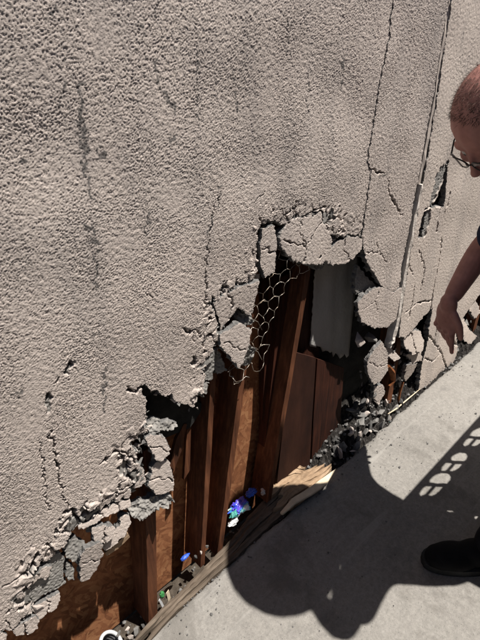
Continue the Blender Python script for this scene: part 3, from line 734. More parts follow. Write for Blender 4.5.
# dark felt peeling at the notch
px_panel('felt_flap', M['black_felt'], [(140, 380), (178, 398), (206, 404), (190, 428), (160, 440), (140, 436)], .062, .004)
px_panel('wood_shard', M['old_plank'], [(105, 553), (115, 545), (128, 533), (130, 537), (118, 549), (107, 556)], .010, .012)
for pts, y in (([(176, 440), (184, 424), (187, 424), (182, 450), (174, 470), (170, 466)], .06), ([(187, 430), (191, 424), (190, 470), (184, 480)], .07), ([(168, 458), (178, 446), (175, 470), (168, 482)], .07)):
    px_panel('splinter', M['stud_wood'], pts, y, .010)

# ------------------------------------------------------------------ loose debris
def rock_mesh(r, seed, flat=.7, n=12):
    rr = random.Random(seed); bm = bmesh.new()
    for _ in range(n):
        v = Vector((rr.gauss(0, 1), rr.gauss(0, 1), rr.gauss(0, 1))).normalized()*rr.uniform(.6, 1.1)
        bm.verts.new((v.x*r, v.y*r*rr.uniform(.7, 1), v.z*r*flat))
    h = bmesh.ops.convex_hull(bm, input=list(bm.verts))
    bmesh.ops.delete(bm, geom=[v for v in bm.verts if not v.link_faces], context='VERTS')
    bmesh.ops.bevel(bm, geom=list(bm.edges), offset=r*.03, segments=1, affect='EDGES')
    return bm_mesh(bm)
RM = []
for s in range(8):
    me = rock_mesh(1.0, 40+s, .6+.08*(s % 4)); me.materials.append(M[('stucco', 'mortar', 'cement', 'mortar')[s % 4]]); RM.append(me)
def rock(px, py, y, size, i, label, group, name='rubble_stone', z=None):
    p = wall_pt(px, py, y) if z is None else ground_pt(px, py, z)
    o = bpy.data.objects.new(name, RM[i % 8]); COL.objects.link(o)
    o.location = p; o.scale = (size,)*3; o.rotation_euler = (random.uniform(0, 6), random.uniform(0, 6), random.uniform(0, 6))
    return tag(o, label, 'stone', group)
HK = 1.35
def heap_z(x, y): return -.05+HK*(y+.03)*min(1, max(0, (x-1.02)/.25))
def heap_pt(px, py, lift=0.0):
    """where the pixel's ray meets the rubble slope"""
    r_ = ray(px, py); lo, hi = .3, 1.2/np.linalg.norm(r_)*6
    for t_ in np.linspace(.0005, .012, 4000):
        p = CAM+r_*t_
        if p[1] > -.028 and p[2] <= heap_z(p[0], p[1])+lift: return p
    return wall_pt(px, py, .05)
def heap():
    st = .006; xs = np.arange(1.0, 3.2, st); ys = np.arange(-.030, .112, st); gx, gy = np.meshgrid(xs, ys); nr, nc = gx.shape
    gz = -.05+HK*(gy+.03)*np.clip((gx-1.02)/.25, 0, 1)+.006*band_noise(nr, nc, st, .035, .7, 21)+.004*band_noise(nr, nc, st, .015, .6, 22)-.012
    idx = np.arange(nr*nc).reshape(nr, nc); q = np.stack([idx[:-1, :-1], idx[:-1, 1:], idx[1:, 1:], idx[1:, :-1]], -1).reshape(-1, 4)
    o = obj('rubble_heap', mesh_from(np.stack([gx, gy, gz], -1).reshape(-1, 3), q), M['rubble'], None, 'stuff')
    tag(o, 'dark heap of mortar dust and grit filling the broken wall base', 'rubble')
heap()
strip_l = 'small grey mortar rubble stone heaped between the dark hole and the walkway edge'
rs = random.Random(3); spots = []
for i in range(60):
    t_ = rs.random(); d_ = rs.random()**1.4
    spots.append((340+t_*62-d_*10, 468-t_*66-d_*42+rs.uniform(-3, 3), rs.choice((.010, .014, .018, .024, .030, .036))*(1 if d_ < .5 else 1.2)))
for i, (px, py, sz) in enumerate(spots):
    p = heap_pt(px, py, sz*.25)
    o = bpy.data.objects.new('rubble_stone', RM[i % 8]); COL.objects.link(o)
    o.location = p; o.scale = (sz*1.15, sz*.9, sz*.6); o.rotation_euler = (rs.uniform(0, 6), rs.uniform(0, 6), rs.uniform(0, 6))
    tag(o, ('pale beige stucco crumb', 'light grey mortar stone', 'dark grey cement stone', 'light grey mortar stone')[i % 4]+' in the rubble heaped between the hole and the walkway edge', 'stone', 'rubble heaped along the walkway edge')
rock(360, 340, .03, .034, 0, 'dark grey rounded lump of mortar left of two, under the bulging stucco piece', None, 'mortar_lump')
rock(371, 337, .025, .030, 3, 'grey mortar lump right of two, under the bulging stucco piece', None, 'mortar_lump')
for i, (px, py, s) in enumerate([(459, 352, .030), (464, 345, .035), (470, 338, .035), (476, 330, .035), (474, 318, .040), (468, 324, .035), (478, 342, .025), (462, 334, .030), (480, 308, .035), (456, 360, .022), (484, 330, .04), (490, 315, .045)]):
    rock(px, py, .03+.03*random.random(), s, i+2, 'grey broken stone in the far hole behind the reaching hand', 'stones in the far hole')
for i, (px, py, s) in enumerate([(402, 352, .018), (399, 362, .020), (403, 372, .022), (396, 378, .022), (401, 384, .02), (392, 366, .02), (404, 345, .018)]):
    rock(px, py, .035, s, i, 'small stone caught in the gap left of the broken pale stucco', 'stones in the narrow gap by the joint strip')
for i, (px, py, s) in enumerate([(127, 628, .014), (136, 631, .016), (143, 627, .012), (148, 634, .010), (131, 636, .013), (120, 634, .012)]):
    rock(px, py, .045, s, 3*i, 'pale crumb of plaster lying in the bottom left gap beside the ribbed pot', 'pale crumbs in the bottom left gap')
for i, (px, py, s) in enumerate([(200, 552, .012), (207, 546, .010), (196, 557, .010)]):
    rock(px, py, .03, s, 3*i, 'pale plaster flake at the foot of the two thin studs', 'pale flakes at the stud feet')
# many crumbs: one mass
def crumbs():
    bm = bmesh.new(); r = random.Random(5)
    def crumb(p, s):
        q = bmesh.ops.create_icosphere(bm, subdivisions=1, radius=s)
        for v in q['verts']: v.co = Vector((v.co.x*r.uniform(.6, 1.2), v.co.y*r.uniform(.6, 1.2), v.co.z*r.uniform(.4, .9)))+Vector(p)
    for _ in range(240):
        x = r.uniform(1.05, 2.4); y_ = -.022+.10*r.random()**1.2; crumb((x, y_, heap_z(x, y_)-.006), r.uniform(.003, .011))
    for _ in range(140):
        x = r.uniform(-.1, 1.1); crumb((x, r.uniform(-.02, .10), -.082), r.uniform(.002, .008))
    for _ in range(700):
        x = r.uniform(.3, 2.6); crumb((x, -.034-.45*r.random()**3.5, .001), r.uniform(.0008, .0030)*(1+1.2*(r.random() < .08)))
    o = obj('rubble_crumbs', bm_mesh(bm), M['cement'], None, 'stuff')
    tag(o, 'fine grey mortar crumbs scattered along the wall base', 'rubble')
crumbs()

# long split plank at the foot of the hole
def plank(name, outline, z_top, th, mat, label, tilt=0.0, grain=True):
    pts = [Vector(ground_pt(a, b, z_top)) for a, b in outline]
    c = sum(pts, Vector())/len(pts); bm = bmesh.new()
    vs_ = [bm.verts.new(p-c+Vector((0, 0, rng.normal(0, .0015)))) for p in pts]
    f = bm.faces.new(vs_); r = bmesh.ops.extrude_face_region(bm, geom=[f])
    for g in r['geom']:
        if isinstance(g, bmesh.types.BMVert): g.co.z -= th
    bmesh.ops.recalc_face_normals(bm, faces=bm.faces)
    bmesh.ops.bevel(bm, geom=[e for e in bm.edges if e.calc_face_angle(0) > .5], offset=.0015, segments=1, affect='EDGES')
    bmesh.ops.triangulate(bm, faces=bm.faces)
    o = obj(name, bm_mesh(bm), mat); o.location = c; o.rotation_euler = (tilt, 0, 0)
    return tag(o, label, 'plank')
front_e = [(336, 470), (327, 480), (314, 488), (302, 498), (292, 505), (285, 512), (270, 524), (252, 541), (236, 558), (214, 575), (196, 592), (178, 609), (160, 628), (140, 650)]
back_e = [(327, 463), (318, 468), (306, 475), (293, 474), (281, 479), (272, 487), (262, 497), (247, 512), (236, 529), (222, 546), (200, 568), (180, 587), (160, 606), (120, 652)]
pl = thing('split_plank', 'long dark weathered board lying along the walkway edge under the hole', 'plank', None, tuple(ground_pt(240, 545, -.016)))
PO = Vector(pl.location)
fe = np.array(front_e, float); be_ = np.array(back_e, float)
def edge_at(e, t):
    u = t*(len(e)-1); i = int(min(u, len(e)-2)); return e[i]*(1-u+i)+e[i+1]*(u-i)
pale = thing('broken_plank', 'short pale tan plank, splintered and sunlit, at the foot of the hole', 'plank', None, tuple(ground_pt(300, 490, 0)))
for si, (l0, l1, t0, t1, dz, who) in enumerate(((.04, .30, .22, 1.0, -.004, 0), (.32, .57, .20, .95, .001, 0), (.59, .88, .24, 1.0, -.002, 0),
        (-.10, .13, .06, .36, .016, 1), (.15, .40, .02, .43, .020, 1), (.42, .66, .0, .38, .019, 1), (.68, .90, .04, .46, .021, 1), (.92, 1.16, .08, .46, .019, 1), (1.18, 1.45, .14, .42, .016, 1))):
    n = 46 if who == 0 else 24; PO = Vector((pale if who else pl).location); bm = bmesh.new(); rows = []
    for i in range(n+1):
        t = t0+(t1-t0)*i/n; f_, b_ = edge_at(fe, t), edge_at(be_, t)
        taper = min(1, i/3.5)*min(1, (n-i)/2.5); m_ = (l0+l1)/2
        la = m_+(l0-m_)*taper+rng.normal(0, .010); lb = m_+(l1-m_)*taper+rng.normal(0, .010)
        a_ = Vector(ground_pt(*(f_*(1-la)+b_*la), .014)); c_ = Vector(ground_pt(*(f_*(1-lb)+b_*lb), .014)); md = (a_+c_)/2
        zz = dz+.0035*math.sin(t*23+si*2)+rng.normal(0, .0009)
        row = [(a_.x, a_.y, -.016+(.022 if who else 0)), (a_.x, a_.y, .010+zz), (md.x, md.y, .014+zz+rng.normal(0, .0012)), (c_.x, c_.y, .011+zz), (c_.x, c_.y, -.016+(.022 if who else 0))]
        rows.append([bm.verts.new(Vector(p)-PO) for p in row])
    for a_, b_ in zip(rows[:-1], rows[1:]):
        for k_ in range(5): bm.faces.new((a_[k_], a_[(k_+1) % 5], b_[(k_+1) % 5], b_[k_]))
    bm.faces.new(rows[0]); bm.faces.new(rows[-1][::-1])
    obj('strip', bm_mesh(bm), M['old_plank' if who else 'weathered'], pale if who else pl)
plank('plank_sliver', [(336, 468), (326, 484), (312, 494), (296, 503), (283, 514), (280, 512), (292, 498), (308, 488), (322, 478)], .045, .010, M['cream_card'],
      'narrow whitish splinter along the front of the broken pale plank')

# litter in the cavity
def crumple(name, p, r, mat, label, cat, seed, scale=(1, 1, 1), sub=4, amp=.35):
    bm = bmesh.new(); bmesh.ops.create_icosphere(bm, subdivisions=sub, radius=1)
    from mathutils import noise as mn
    o3 = Vector((seed*3.1, seed*1.7, seed))
    for v in bm.verts:
        d = 1+amp*(abs(mn.noise(v.co*1.7+o3))*2-.5)+amp*.5*(abs(mn.noise(v.co*4.1+o3))*2-.5)
        v.co = Vector((v.co.x*d*scale[0], v.co.y*d*scale[1], v.co.z*d*scale[2]))*r
    o = obj(name, bm_mesh(bm, sub >= 4), mat); o.location = p
    return tag(o, label, cat)
crumple('foil_bag', wall_pt(240, 507, .050), .030, M['foil_bag'], 'crumpled shiny blue and violet snack bag beside the plank', 'bag', 3, (1.25, .8, .5), 5, .42)
crumple('plastic_wrapper', wall_pt(251, 493, .055), .020, M['blue_plastic'], 'bright blue crumpled wrapper on top of the violet snack bag', 'wrapper', 13, (1.1, .6, .6), 4, .4)
crumple('plastic_wrapper', wall_pt(234, 514, .040), .015, M['teal_plastic'], 'teal crumpled wrapper under the violet snack bag', 'wrapper', 14, (1.2, .6, .5), 4, .4)
crumple('paper_scrap', wall_pt(265, 490, .055), .018, M['white_plastic'], 'crumpled white paper scrap behind the sunlit plank end', 'paper', 5, (1, .8, .9), 3)
crumple('paper_scrap', wall_pt(233, 522, .035), .016, M['white_plastic'], 'small grey white scrap below the blue bag', 'paper', 6, (1.2, .7, .6), 3)
crumple('plastic_wrapper', wall_pt(185, 557, .040), .012, M['blue_plastic'], 'tiny bright blue wrapper left of the thin stud foot', 'wrapper', 8, (1.3, .6, .5), 4, .2)
crumple('plastic_wrapper', wall_pt(162, 595, .040), .012, M['green_plastic'], 'small green wrapper right of the short front stud', 'wrapper', 9, (.7, .5, 1.3), 4, .2)
crumple('plastic_wrapper', wall_pt(388, 420, .000), .014, M['teal_plastic'], 'faded teal plastic scrap among rubble at the walkway edge', 'wrapper', 10, (1.5, .7, .5), 3)
def card_strip(pix, y, label, mat, w=.012):
    pts = [Vector(wall_pt(a, b, y)) for a, b in pix]; bm = bmesh.new()
    c = sum(pts, Vector())/len(pts); rows = []
    for p in pts: rows.append([bm.verts.new(p-c+Vector((-w/2, 0, 0))), bm.verts.new(p-c+Vector((w/2, .004, 0)))])
    for a, b in zip(rows[:-1], rows[1:]): bm.faces.new((a[0], a[1], b[1], b[0]))
    o = obj('card_strip', bm_mesh(bm), mat); s = o.modifiers.new('s', 'SOLIDIFY'); s.thickness = .0015; o.location = c
    return tag(o, label, 'card')
card_strip([(168, 592), (170, 600), (168, 608), (165, 614)], .03, 'curled cream card strip beside the green wrapper', M['cream_card'])
card_strip([(160, 600), (164, 608), (163, 616)], .035, 'narrow silver grey strip under the green wrapper', M['white_plastic'], .008)
# ribbed pot with a white rim in the bottom left corner
def lathe_bm(bm, prof, n=28):
    rings = [[bm.verts.new((r*math.cos(2*math.pi*i/n), r*math.sin(2*math.pi*i/n), z)) for i in range(n)] for r, z in prof]
    for a, b in zip(rings[:-1], rings[1:]):
        for i in range(n): bm.faces.new((a[i], a[(i+1) % n], b[(i+1) % n], b[i]))
    return rings
pot = thing('ribbed_pot', 'dark grey ribbed plastic pot with white rim, bottom left by the strand board', 'pot', None, wall_pt(106, 650, .050))
bm = bmesh.new(); prof = []
for i in range(13): prof.append((.030+(.0025 if i % 2 else 0), -.045+i*.006))
rg = lathe_bm(bm, prof); bm.faces.new(rg[0][::-1]); o = obj('body', bm_mesh(bm), M['grey_plastic'], pot)
bm = bmesh.new(); lathe_bm(bm, [(.031, .024), (.038, .024), (.040, .028), (.038, .033), (.031, .033), (.029, .028), (.031, .024)]); obj('rim', bm_mesh(bm, True), M['white_plastic'], pot)
pot.rotation_euler = (.5, .5, .3)
# bent rusty strap and thin reed at the right of the hole
bm = bmesh.new(); tube_mesh_bm(bm, [Vector(wall_pt(a, b, .02)) for a, b in ((388, 366), (392, 372), (393, 380), (389, 386))], .012, 7, [.008, .014, .013, .006]); tag(obj('rust_lump', bm_mesh(bm), M['rust']), 'orange rusty lump beside the pale oval stucco piece', 'rust')
bm = bmesh.new(); tube_mesh_bm(bm, [Vector(wall_pt(a, b, -.005)) for a, b in ((420, 389), (408, 399), (396, 409), (388, 414))], .0035, 6, [.0015, .003, .0035, .0025]); tag(obj('reed_stick', bm_mesh(bm, True), M['cream_card']), 'thin pale stick leaning across the rubble at the walkway edge', 'stick')
bm = bmesh.new(); tube_mesh_bm(bm, [Vector(wall_pt(a, b, .015)) for a, b in ((403, 382), (400, 392), (397, 408))], .006, 4); tag(obj('rusty_stake', bm_mesh(bm), M['rust']), 'short rusty brown stake upright in the rubble', 'stake')

# ------------------------------------------------------------------ the man
def evaluated(o):
    dg = bpy.context.evaluated_depsgraph_get(); dg.update()
    me = bpy.data.meshes.new_from_object(o.evaluated_get(dg)); return me
def skin_mesh(chains, sub=1):
    """chains: list of [(pos, radius)], sharing joints by identical position -> skin modifier mesh"""
    vid = {}; V = []; Rr = []; E = []
    for ch in chains:
        prev = None
        for p, r in ch:
            key = tuple(round(c, 5) for c in p)
            if key not in vid: vid[key] = len(V); V.append(p); Rr.append(r)
            i = vid[key]
            if prev is not None and prev != i: E.append((prev, i))
            prev = i
    me = bpy.data.meshes.new('sk'); me.from_pydata([tuple(v) for v in V], E, [])
    o = bpy.data.objects.new('sk', me); COL.objects.link(o)
    o.modifiers.new('skin', 'SKIN')
    for i, r in enumerate(Rr):
        rr = r if isinstance(r, tuple) else (r, r)
        me.skin_vertices[0].data[i].radius = rr
    me.skin_vertices[0].data[0].use_root = True
    s = o.modifiers.new('sub', 'SUBSURF'); s.levels = sub; s.render_levels = sub
    m = evaluated(o); bpy.data.objects.remove(o); bpy.data.meshes.remove(me)
    return m
def ellipsoid(bm, c, r, rot=None, seg=20):
    q = bmesh.ops.create_uvsphere(bm, u_segments=seg, v_segments=seg*2//3, radius=1)
    for v in q['verts']:
        p = Vector((v.co.x*r[0], v.co.y*r[1], v.co.z*r[2]))
        if rot is not None: p = rot @ p
        v.co = p+Vector(c)
def remesh(bm, voxel, smooth=4):
    me = bpy.data.meshes.new('r'); bm.to_mesh(me); bm.free()
    o = bpy.data.objects.new('r', me); COL.objects.link(o)
    r = o.modifiers.new('r', 'REMESH'); r.mode = 'VOXEL'; r.voxel_size = voxel
    if smooth: s = o.modifiers.new('s', 'SMOOTH'); s.iterations = smooth; s.factor = .5
    m = evaluated(o); bpy.data.objects.remove(o); bpy.data.meshes.remove(me)
    m.polygons.foreach_set('use_smooth', [True]*len(m.polygons)); return m
def at(px, py, y): return Vector(wall_pt(px, py, y))

man = thing('person', 'balding man in navy shirt and glasses bending to reach into the broken wall', 'person', None, (1.25, -.52, 0))
MO = Vector((1.25, -.52, 0))
HEAD = at(500, 121, -.345)
pitch = math.radians(54)
yaw = math.radians(20)                                # he faces along the wall and a little towards it
fwd = Vector((-math.cos(pitch)*math.cos(yaw), math.cos(pitch)*math.sin(yaw), -math.sin(pitch))).normalized()
side = Vector((0, 0, 1)).cross(fwd).normalized(); upv = fwd.cross(side).normalized()
HR = Matrix((fwd, side, upv)).transposed()            # local x = face forward, y = left, z = up of head
def HP(x, y, z): return HEAD+HR @ Vector((x, y, z))
sh_r, sh_l = Vector((1.43, -.44, 1.10)), Vector((1.20, -.72, 1.22))
chest = Vector((1.33, -.57, 1.18)); neck = HP(-.055, 0, -.10)
pelvis = Vector((1.44, -.84, .96)); waist = Vector((1.36, -.74, 1.08))
el_r = at(485, 243, -.235); wr_r = at(449, 302, -.225)
el_l = Vector((1.01, -.785, 1.27)); wr_l = Vector((1.10, -.70, 1.50))
hip_r, hip_l = pelvis+Vector((.02, .085, -.05)), pelvis+Vector((.02, -.085, -.05))
kn_r, kn_l = Vector((1.35, -.73, .50)), Vector((1.58, -.93, .50))
an_r, an_l = Vector((1.195, -.60, .09)), Vector((1.80, -.92, .09))
body_chains = [
    [(pelvis, (.13, .12)), (waist, (.13, .12)), (chest, (.14, .11)), (neck.lerp(chest, .45), .07), (neck, .058), (HP(-.02, 0, -.03), .06)],
    [(chest, (.14, .11)), (sh_r, .062), (sh_r.lerp(el_r, .5), .047), (el_r, .041), (el_r.lerp(wr_r, .35), .041), (wr_r, .027)],
    [(chest, (.14, .11)), (sh_l, .062), (sh_l.lerp(el_l, .5), .047), (el_l, .041), (el_l.lerp(wr_l, .35), .041), (wr_l, .027)],
    [(pelvis, (.13, .12)), (hip_r, .09), (hip_r.lerp(kn_r, .5), .078), (kn_r, .058), (kn_r.lerp(an_r, .3), .056), (an_r, .036)],
    [(pelvis, (.13, .12)), (hip_l, .09), (hip_l.lerp(kn_l, .5), .078), (kn_l, .058), (kn_l.lerp(an_l, .3), .056), (an_l, .036)],
]
bm = bmesh.new(); bm.from_mesh(skin_mesh(body_chains, 2))
# head shape
for c, r in (((-.012, 0, .035), (.100, .077, .092)), ((.020, 0, -.020), (.074, .064, .082)), ((.036, 0, -.078), (.046, .046, .036)), ((.0, 0, -.055), (.06, .058, .05)),
             ((.070, .028, .018), (.017, .030, .009)), ((.070, -.028, .018), (.017, .030, .009)), ((.070, .040, -.022), (.020, .020, .020)), ((.070, -.040, -.022), (.020, .020, .020)),
             ((.100, 0, -.030), (.017, .013, .012)), ((.094, .012, -.034), (.011, .008, .008)), ((.094, -.012, -.034), (.011, .008, .008)),
             ((.082, 0, -.060), (.010, .024, .0055)), ((.079, 0, -.069), (.011, .021, .006)), ((.072, 0, -.092), (.016, .018, .014)),
             ((-.012, .079, -.012), (.017, .008, .031)), ((-.012, -.079, -.012), (.017, .008, .031))):
    ellipsoid(bm, HP(*c), r, HR)
for i in range(7):                                    # nose ridge
    t = i/6; ellipsoid(bm, HP(.084+.018*t, 0, .014-.042*t), (.010+.003*t, .0075+.003*t, .010), HR, 12)
# hands: palm and five bent fingers each
def hand(bm, wr, d, palm_n, thumb_side, curl=1.0, k=1.0):
    d = d.normalized(); n = (palm_n-d*palm_n.dot(d)).normalized(); s = d.cross(n).normalized()*thumb_side   # s towards the thumb
    pal = wr+d*.050*k
    rot = Matrix((d, s, n)).transposed()
    ellipsoid(bm, pal, (.054*k, .041*k, .015*k), rot, 16); ellipsoid(bm, wr+d*.01, (.035*k, .028*k, .020*k), rot, 14)
    for k_, (off, ln, cu) in enumerate(((.031, .078, .10), (.0105, .084, .45), (-.0105, .078, .62), (-.031, .064, .75))):
        p = pal+(d*.040+s*off)*k; a = .10*curl*(1+.5*cu); ch = [(p-d*.02*k, .0090*k), (p, .0090*k)]
        sp = s*(off*1.6)
        for seg, fr in enumerate((.46, .30, .24)):
            a += cu*curl*(.55 if seg == 0 else .75)
            p = p+((d+sp)*math.cos(a)+n*math.sin(a))*ln*fr*k; ch.append((p, (.0082-.0008*seg)*k))
        bm.from_mesh(skin_mesh([ch], 2))
        ellipsoid(bm, pal+(d*.044+s*off)*k-n*.005*k, (.010*k, .0085*k, .008*k), rot, 10)           # knuckle
    q = wr+(d*.028+s*.028)*k
    t1 = (d*.80+s*.50+n*.20).normalized(); t2 = (d*.98+s*.05+n*.2).normalized()
    bm.from_mesh(skin_mesh([[(q-t1*.01*k, .013*k), (q, .0122*k), (q+t1*.036*k, .0105*k), (q+(t1*.036+t2*.028)*k, .0095*k), (q+(t1*.036+t2*.052)*k, .008*k)]], 2))
tip_r = at(440, 356, -.222)
hand(bm, wr_r, tip_r-wr_r, Vector((.55, -.25, .0)), 1, .55, 1.15)
hand(bm, wr_l, Vector((.35, .55, .65)), Vector((.3, .2, -.9)), 1, .9)
# dark blotch masked into the skin colour of the outer forearm
_k = BLOTCH_K; _src = _k.b.inputs['Base Color'].links[0].from_socket
_tc = at(455, 266, -.25)-MO
_vm = _k.n('ShaderNodeVectorMath', operation='DISTANCE'); _vm.inputs[1].default_value = _tc
_wn = _k.n('ShaderNodeTexNoise', Scale=30.0, Detail=3.0); _k.l(_k.tc.outputs['Object'], _wn.inputs['Vector'])
_ad = _k.n('ShaderNodeMath', operation='MULTIPLY_ADD'); _k.l(_wn.outputs['Fac'], _ad.inputs[0]); _ad.inputs[1].default_value = .07; _k.l(_vm.outputs['Value'], _ad.inputs[2])
_k.col(_k.mix(_k.ramp(_ad.outputs[0], [(.085, (1, 1, 1)), (.093, (0, 0, 0))]), _src, (.02, .016, .02)))
bmesh.ops.translate(bm, verts=bm.verts, vec=-MO)
obj('body', remesh(bm, .0034, 4), M['skin'], man)
def cloth(name, chains, mat, voxel=.010, smooth=5, extra=None, parent=None):
    bm = bmesh.new(); bm.from_mesh(skin_mesh(chains, 2))
    if extra: extra(bm)
    bmesh.ops.translate(bm, verts=bm.verts, vec=-MO)
    return obj(name, remesh(bm, voxel, smooth), mat, parent or man)
sl_r = at(476, 239, -.301)
cloth('shirt', [
    [(pelvis+Vector((.02, 0, -.03)), (.155, .145)), (waist, (.158, .15)), (chest, (.165, .135)), (neck.lerp(chest, .55), .075)],
    [(chest, (.165, .135)), (sh_r, .082), (sh_r.lerp(el_r, .5), .070), (sh_r.lerp(el_r, .98), .066)],
    [(chest, (.165, .135)), (sh_l, .082), (sh_l.lerp(el_l, .5), .070), (sh_l.lerp(el_l, .85), .070)]], M['shirt'])
cloth('trousers', [
    [(pelvis+Vector((-.03, 0, .02)), (.155, .15)), (pelvis+Vector((.02, 0, -.05)), (.155, .15)), (hip_r, .112), (hip_r.lerp(kn_r, .5), .100), (kn_r, .082), (kn_r.lerp(an_r, .5), .078), (an_r+Vector((0, 0, .0)), .068), (an_r+Vector((0, 0, -.045)), .066)],
    [(pelvis+Vector((.02, 0, -.05)), (.155, .15)), (hip_l, .112), (hip_l.lerp(kn_l, .5), .100), (kn_l, .082), (kn_l.lerp(an_l, .5), .078), (an_l, .068), (an_l+Vector((0, 0, -.045)), .066)]], M['trousers'])
def shoe(an, d):
    d = Vector(d).normalized(); s = Vector((-d.y, d.x, 0)); rot = Matrix((d, s, Vector((0, 0, 1)))).transposed()
    g = Vector((an.x, an.y, 0)); bm = bmesh.new()
    for c, r in (((-.03, 0, .050), (.055, .042, .045)), ((.04, 0, .050), (.075, .044, .042)), ((.115, .004, .040), (.080, .050, .034)), ((.155, .004, .036), (.050, .044, .028)), ((-.01, 0, .085), (.045, .040, .035))):
        ellipsoid(bm, g+rot @ Vector(c), r, rot)
    for v in bm.verts: v.co.z = max(v.co.z, .018)
    bmesh.ops.translate(bm, verts=bm.verts, vec=-MO)
    o = obj('shoe', remesh(bm, .006, 4), M['shoe_black'], man)
    bm = bmesh.new(); n = 28; top = []; bot = []
    for i in range(n):
        a = 2*math.pi*i/n; x = .062+.148*math.cos(a); w = .049*(1-.12*math.cos(a*1.0+math.pi))*math.copysign(abs(math.sin(a))**.75, math.sin(a))
        p = g+rot @ Vector((x, w, 0))-MO
        bot.append(bm.verts.new((p.x, p.y, .002))); top.append(bm.verts.new((p.x, p.y, .026)))
    bm.faces.new(bot[::-1]); bm.faces.new(top)
    for i in range(n): bm.faces.new((bot[i], bot[(i+1) % n], top[(i+1) % n], top[i]))
    obj('sole', bm_mesh(bm), M['sole'], o)
shoe(an_r, (-.72, .69, 0)); shoe(an_l, (-.85, .5, 0))
# short cropped, thinning hair: separate short strands on crown and sides
bm = bmesh.new(); hr = random.Random(23)
for _ in range(9000):
    u = Vector((hr.gauss(0, 1), hr.gauss(0, 1), hr.gauss(0, 1))).normalized()
    p = Vector((u.x*.0985-.012, u.y*.0755, u.z*.0905+.035)); lim = .060+1.05*(p.x-.03)
    if p.z < lim+hr.gauss(0, .004): continue
    top = max(0, (p.z-.095)/.03)*max(0, 1-abs(p.y)/.06)
    if hr.random() < .55*min(1, top): continue
    nrm = Vector((u.x/.1, u.y/.077, u.z/.092)).normalized()
    dr = (nrm*.55+Vector((.55, 0, -.25))+Vector((hr.gauss(0, .25), hr.gauss(0, .25), hr.gauss(0, .25)))).normalized()
    sd_ = dr.cross(nrm).normalized()*.00055; L_ = hr.uniform(.006, .011)
    p0 = p+nrm*.001
    bm.faces.new([bm.verts.new(HP(*q_)-MO) for q_ in (p0-sd_, p0+sd_, p0+dr*L_)])
me = bpy.data.meshes.new('m'); bm.to_mesh(me); bm.free()
obj('hair', me, M['hair'], man)
# eyes and glasses
for sgn in (1, -1):
    bm = bmesh.new(); ellipsoid(bm, HP(.072, sgn*.031, 0)-MO, (.0125,)*3, None, 16); e = obj('eye', bm_mesh(bm, True), M['eye_white'], man)
    bm = bmesh.new(); ellipsoid(bm, HP(.0805, sgn*.031, -.002)-MO, (.005,)*3, None, 12); obj('iris', bm_mesh(bm, True), M['iris'], e)
bm = bmesh.new()
for sgn in (1, -1):
    ring = [HP(.103-.012*abs(math.cos(a))*(sgn*math.cos(a) > 0), sgn*.033+.026*math.cos(a), -.002+.019*math.sin(a))-MO for a in np.linspace(0, 2*math.pi, 21)]
    tube_mesh_bm(bm, ring, .0018, 6)
    tube_mesh_bm(bm, [HP(.094, sgn*.059, .003)-MO, HP(.06, sgn*.077, .004)-MO, HP(-.012, sgn*.083, .006)-MO, HP(-.03, sgn*.083, -.01)-MO], .0019, 6)
tube_mesh_bm(bm, [HP(.104, .008, .003)-MO, HP(.108, 0, .005)-MO, HP(.104, -.008, .003)-MO], .0018, 6)
gl = obj('glasses', bm_mesh(bm, True), M['frame_black'], man)
for sgn in (1, -1):
    bm = bmesh.new(); vs_ = [bm.verts.new(HP(.102, sgn*.033+.025*math.cos(a), -.002+.018*math.sin(a))-MO) for a in np.linspace(0, 2*math.pi, 24, endpoint=False)]
    f = bm.faces.new(vs_); r = bmesh.ops.extrude_face_region(bm, geom=[f])
    for g in r['geom']:
        if isinstance(g, bmesh.types.BMVert): g.co += fwd*.0015
    obj('lens', bm_mesh(bm), M['lens'], gl)

# ------------------------------------------------------------------ unseen things added beside the frame to cast shadows into it
HC = Vector((.745+SUN_A*1.56, -.125-SUN_B*1.56, 1.56))  # made-up hat, placed so its shade falls on head and walkway
hat = thing('added_shade_hat', 'unseen wide brimmed dark hat, added above the bending man to shade his head', 'hat', None, tuple(HC))
def hat_ring(prof, n=40):
    bm = bmesh.new(); rings = [[bm.verts.new((r*1.08*math.cos(2*math.pi*i/n), r*.96*math.sin(2*math.pi*i/n), z+.010*math.sin(4*math.pi*i/n)*(r/.19)**2)) for i in range(n)] for r, z in prof]
    for a_, b_ in zip(rings[:-1], rings[1:]):
        for i in range(n): bm.faces.new((a_[i], a_[(i+1) % n], b_[(i+1) % n], b_[i]))
    return bm, rings
bm, _r = hat_ring([(.190, -.012), (.17, -.008), (.14, -.003), (.11, .0), (.097, .003)])
o = obj('brim', bm_mesh(bm, True), M['hat_cloth'], hat); s_ = o.modifiers.new('s', 'SOLIDIFY'); s_.thickness = .003
bm, rg = hat_ring([(.097, .003), (.095, .04), (.088, .08), (.07, .10), (.035, .105)]); bm.faces.new(rg[-1])
o = obj('crown', bm_mesh(bm, True), M['hat_cloth'], hat); s_ = o.modifiers.new('s', 'SOLIDIFY'); s_.thickness = .003
bm, _r = hat_ring([(.0985, .006), (.0975, .03)]); o = obj('band', bm_mesh(bm, True), M['iron'], hat); s_ = o.modifiers.new('s', 'SOLIDIFY'); s_.thickness = .003; s_.offset = 1
hat.rotation_euler = (.12, -.1, .3)
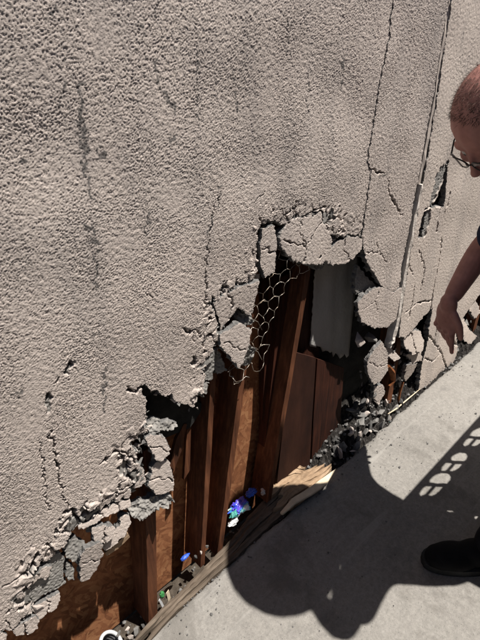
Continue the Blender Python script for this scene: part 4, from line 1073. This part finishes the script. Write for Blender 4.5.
# unseen bench behind the man, added as caster of the leaf-holed shadow
BT = .852; BX, BY = 1.185+SUN_A*.852, -.294-SUN_B*.852
bench = thing('added_shadow_bench', 'unseen black iron bench with leaf cut-outs, added behind the man for its pierced shadow', 'bench', None, (BX, BY, 0))
def bench_back():
    st = .006; xs = np.arange(0, 1.1+st, st); zs = np.arange(.36, BT, st); gx, gz = np.meshgrid(xs, zs)
    cx = (gx[:-1, :-1]+st/2); cz = (gz[:-1, :-1]+st/2); m = np.ones(cx.shape, bool)
    for kx in range(6):
        x0 = .135+kx*.178+(.006, -.008, .010, 0, -.006, .004)[kx]; gq = (1.0, .86, 1.08, .94, 1.05, .9)[kx]
        u, v = (cx-x0)/.062, (cz-.70)/.10
        e1 = (((cx-x0-.032)/(.050*gq))**2+((cz-.68-.02*(cx-x0)/.05)/(.098*gq))**2 < 1) & (cx > x0+.006)
        e2 = (((cx-x0+.030)/.044)**2+((cz-.735)/.052)**2 < 1) & (cx < x0-.008) & (cz > .705)
        e3 = (((cx-x0+.030)/.042)**2+((cz-.655)/.050)**2 < 1) & (cx < x0-.008) & (cz < .690)
        m &= ~(e1 | e2 | e3)
    idx = np.arange(gx.size).reshape(gx.shape)
    q = np.stack([idx[:-1, :-1][m], idx[:-1, 1:][m], idx[1:, 1:][m], idx[1:, :-1][m]], 1)
    o = obj('backrest', mesh_from(np.stack([gx.ravel(), np.zeros(gx.size), gz.ravel()], 1), q), M['iron'], bench)
    s = o.modifiers.new('s', 'SOLIDIFY'); s.thickness = .008
bench_back()
for i in range(6):
    bm = bmesh.new(); box_bm(bm, (0, -.42+i*.068, .43), (1.1, -.42+i*.068+.058, .448), .003); obj('slat', bm_mesh(bm), M['iron'], bench)
for x in (.03, 1.07):
    for y in (-.02, -.40):
        bm = bmesh.new(); box_bm(bm, (x-.02, y-.02, .002), (x+.02, y+.02, .435), .004); obj('leg', bm_mesh(bm), M['iron'], bench)
    bm = bmesh.new(); box_bm(bm, (x-.018, -.40, .62), (x+.018, .0, .645), .004); box_bm(bm, (x-.015, -.40, .44), (x+.015, -.37, .625), .003); obj('armrest', bm_mesh(bm), M['iron'], bench)
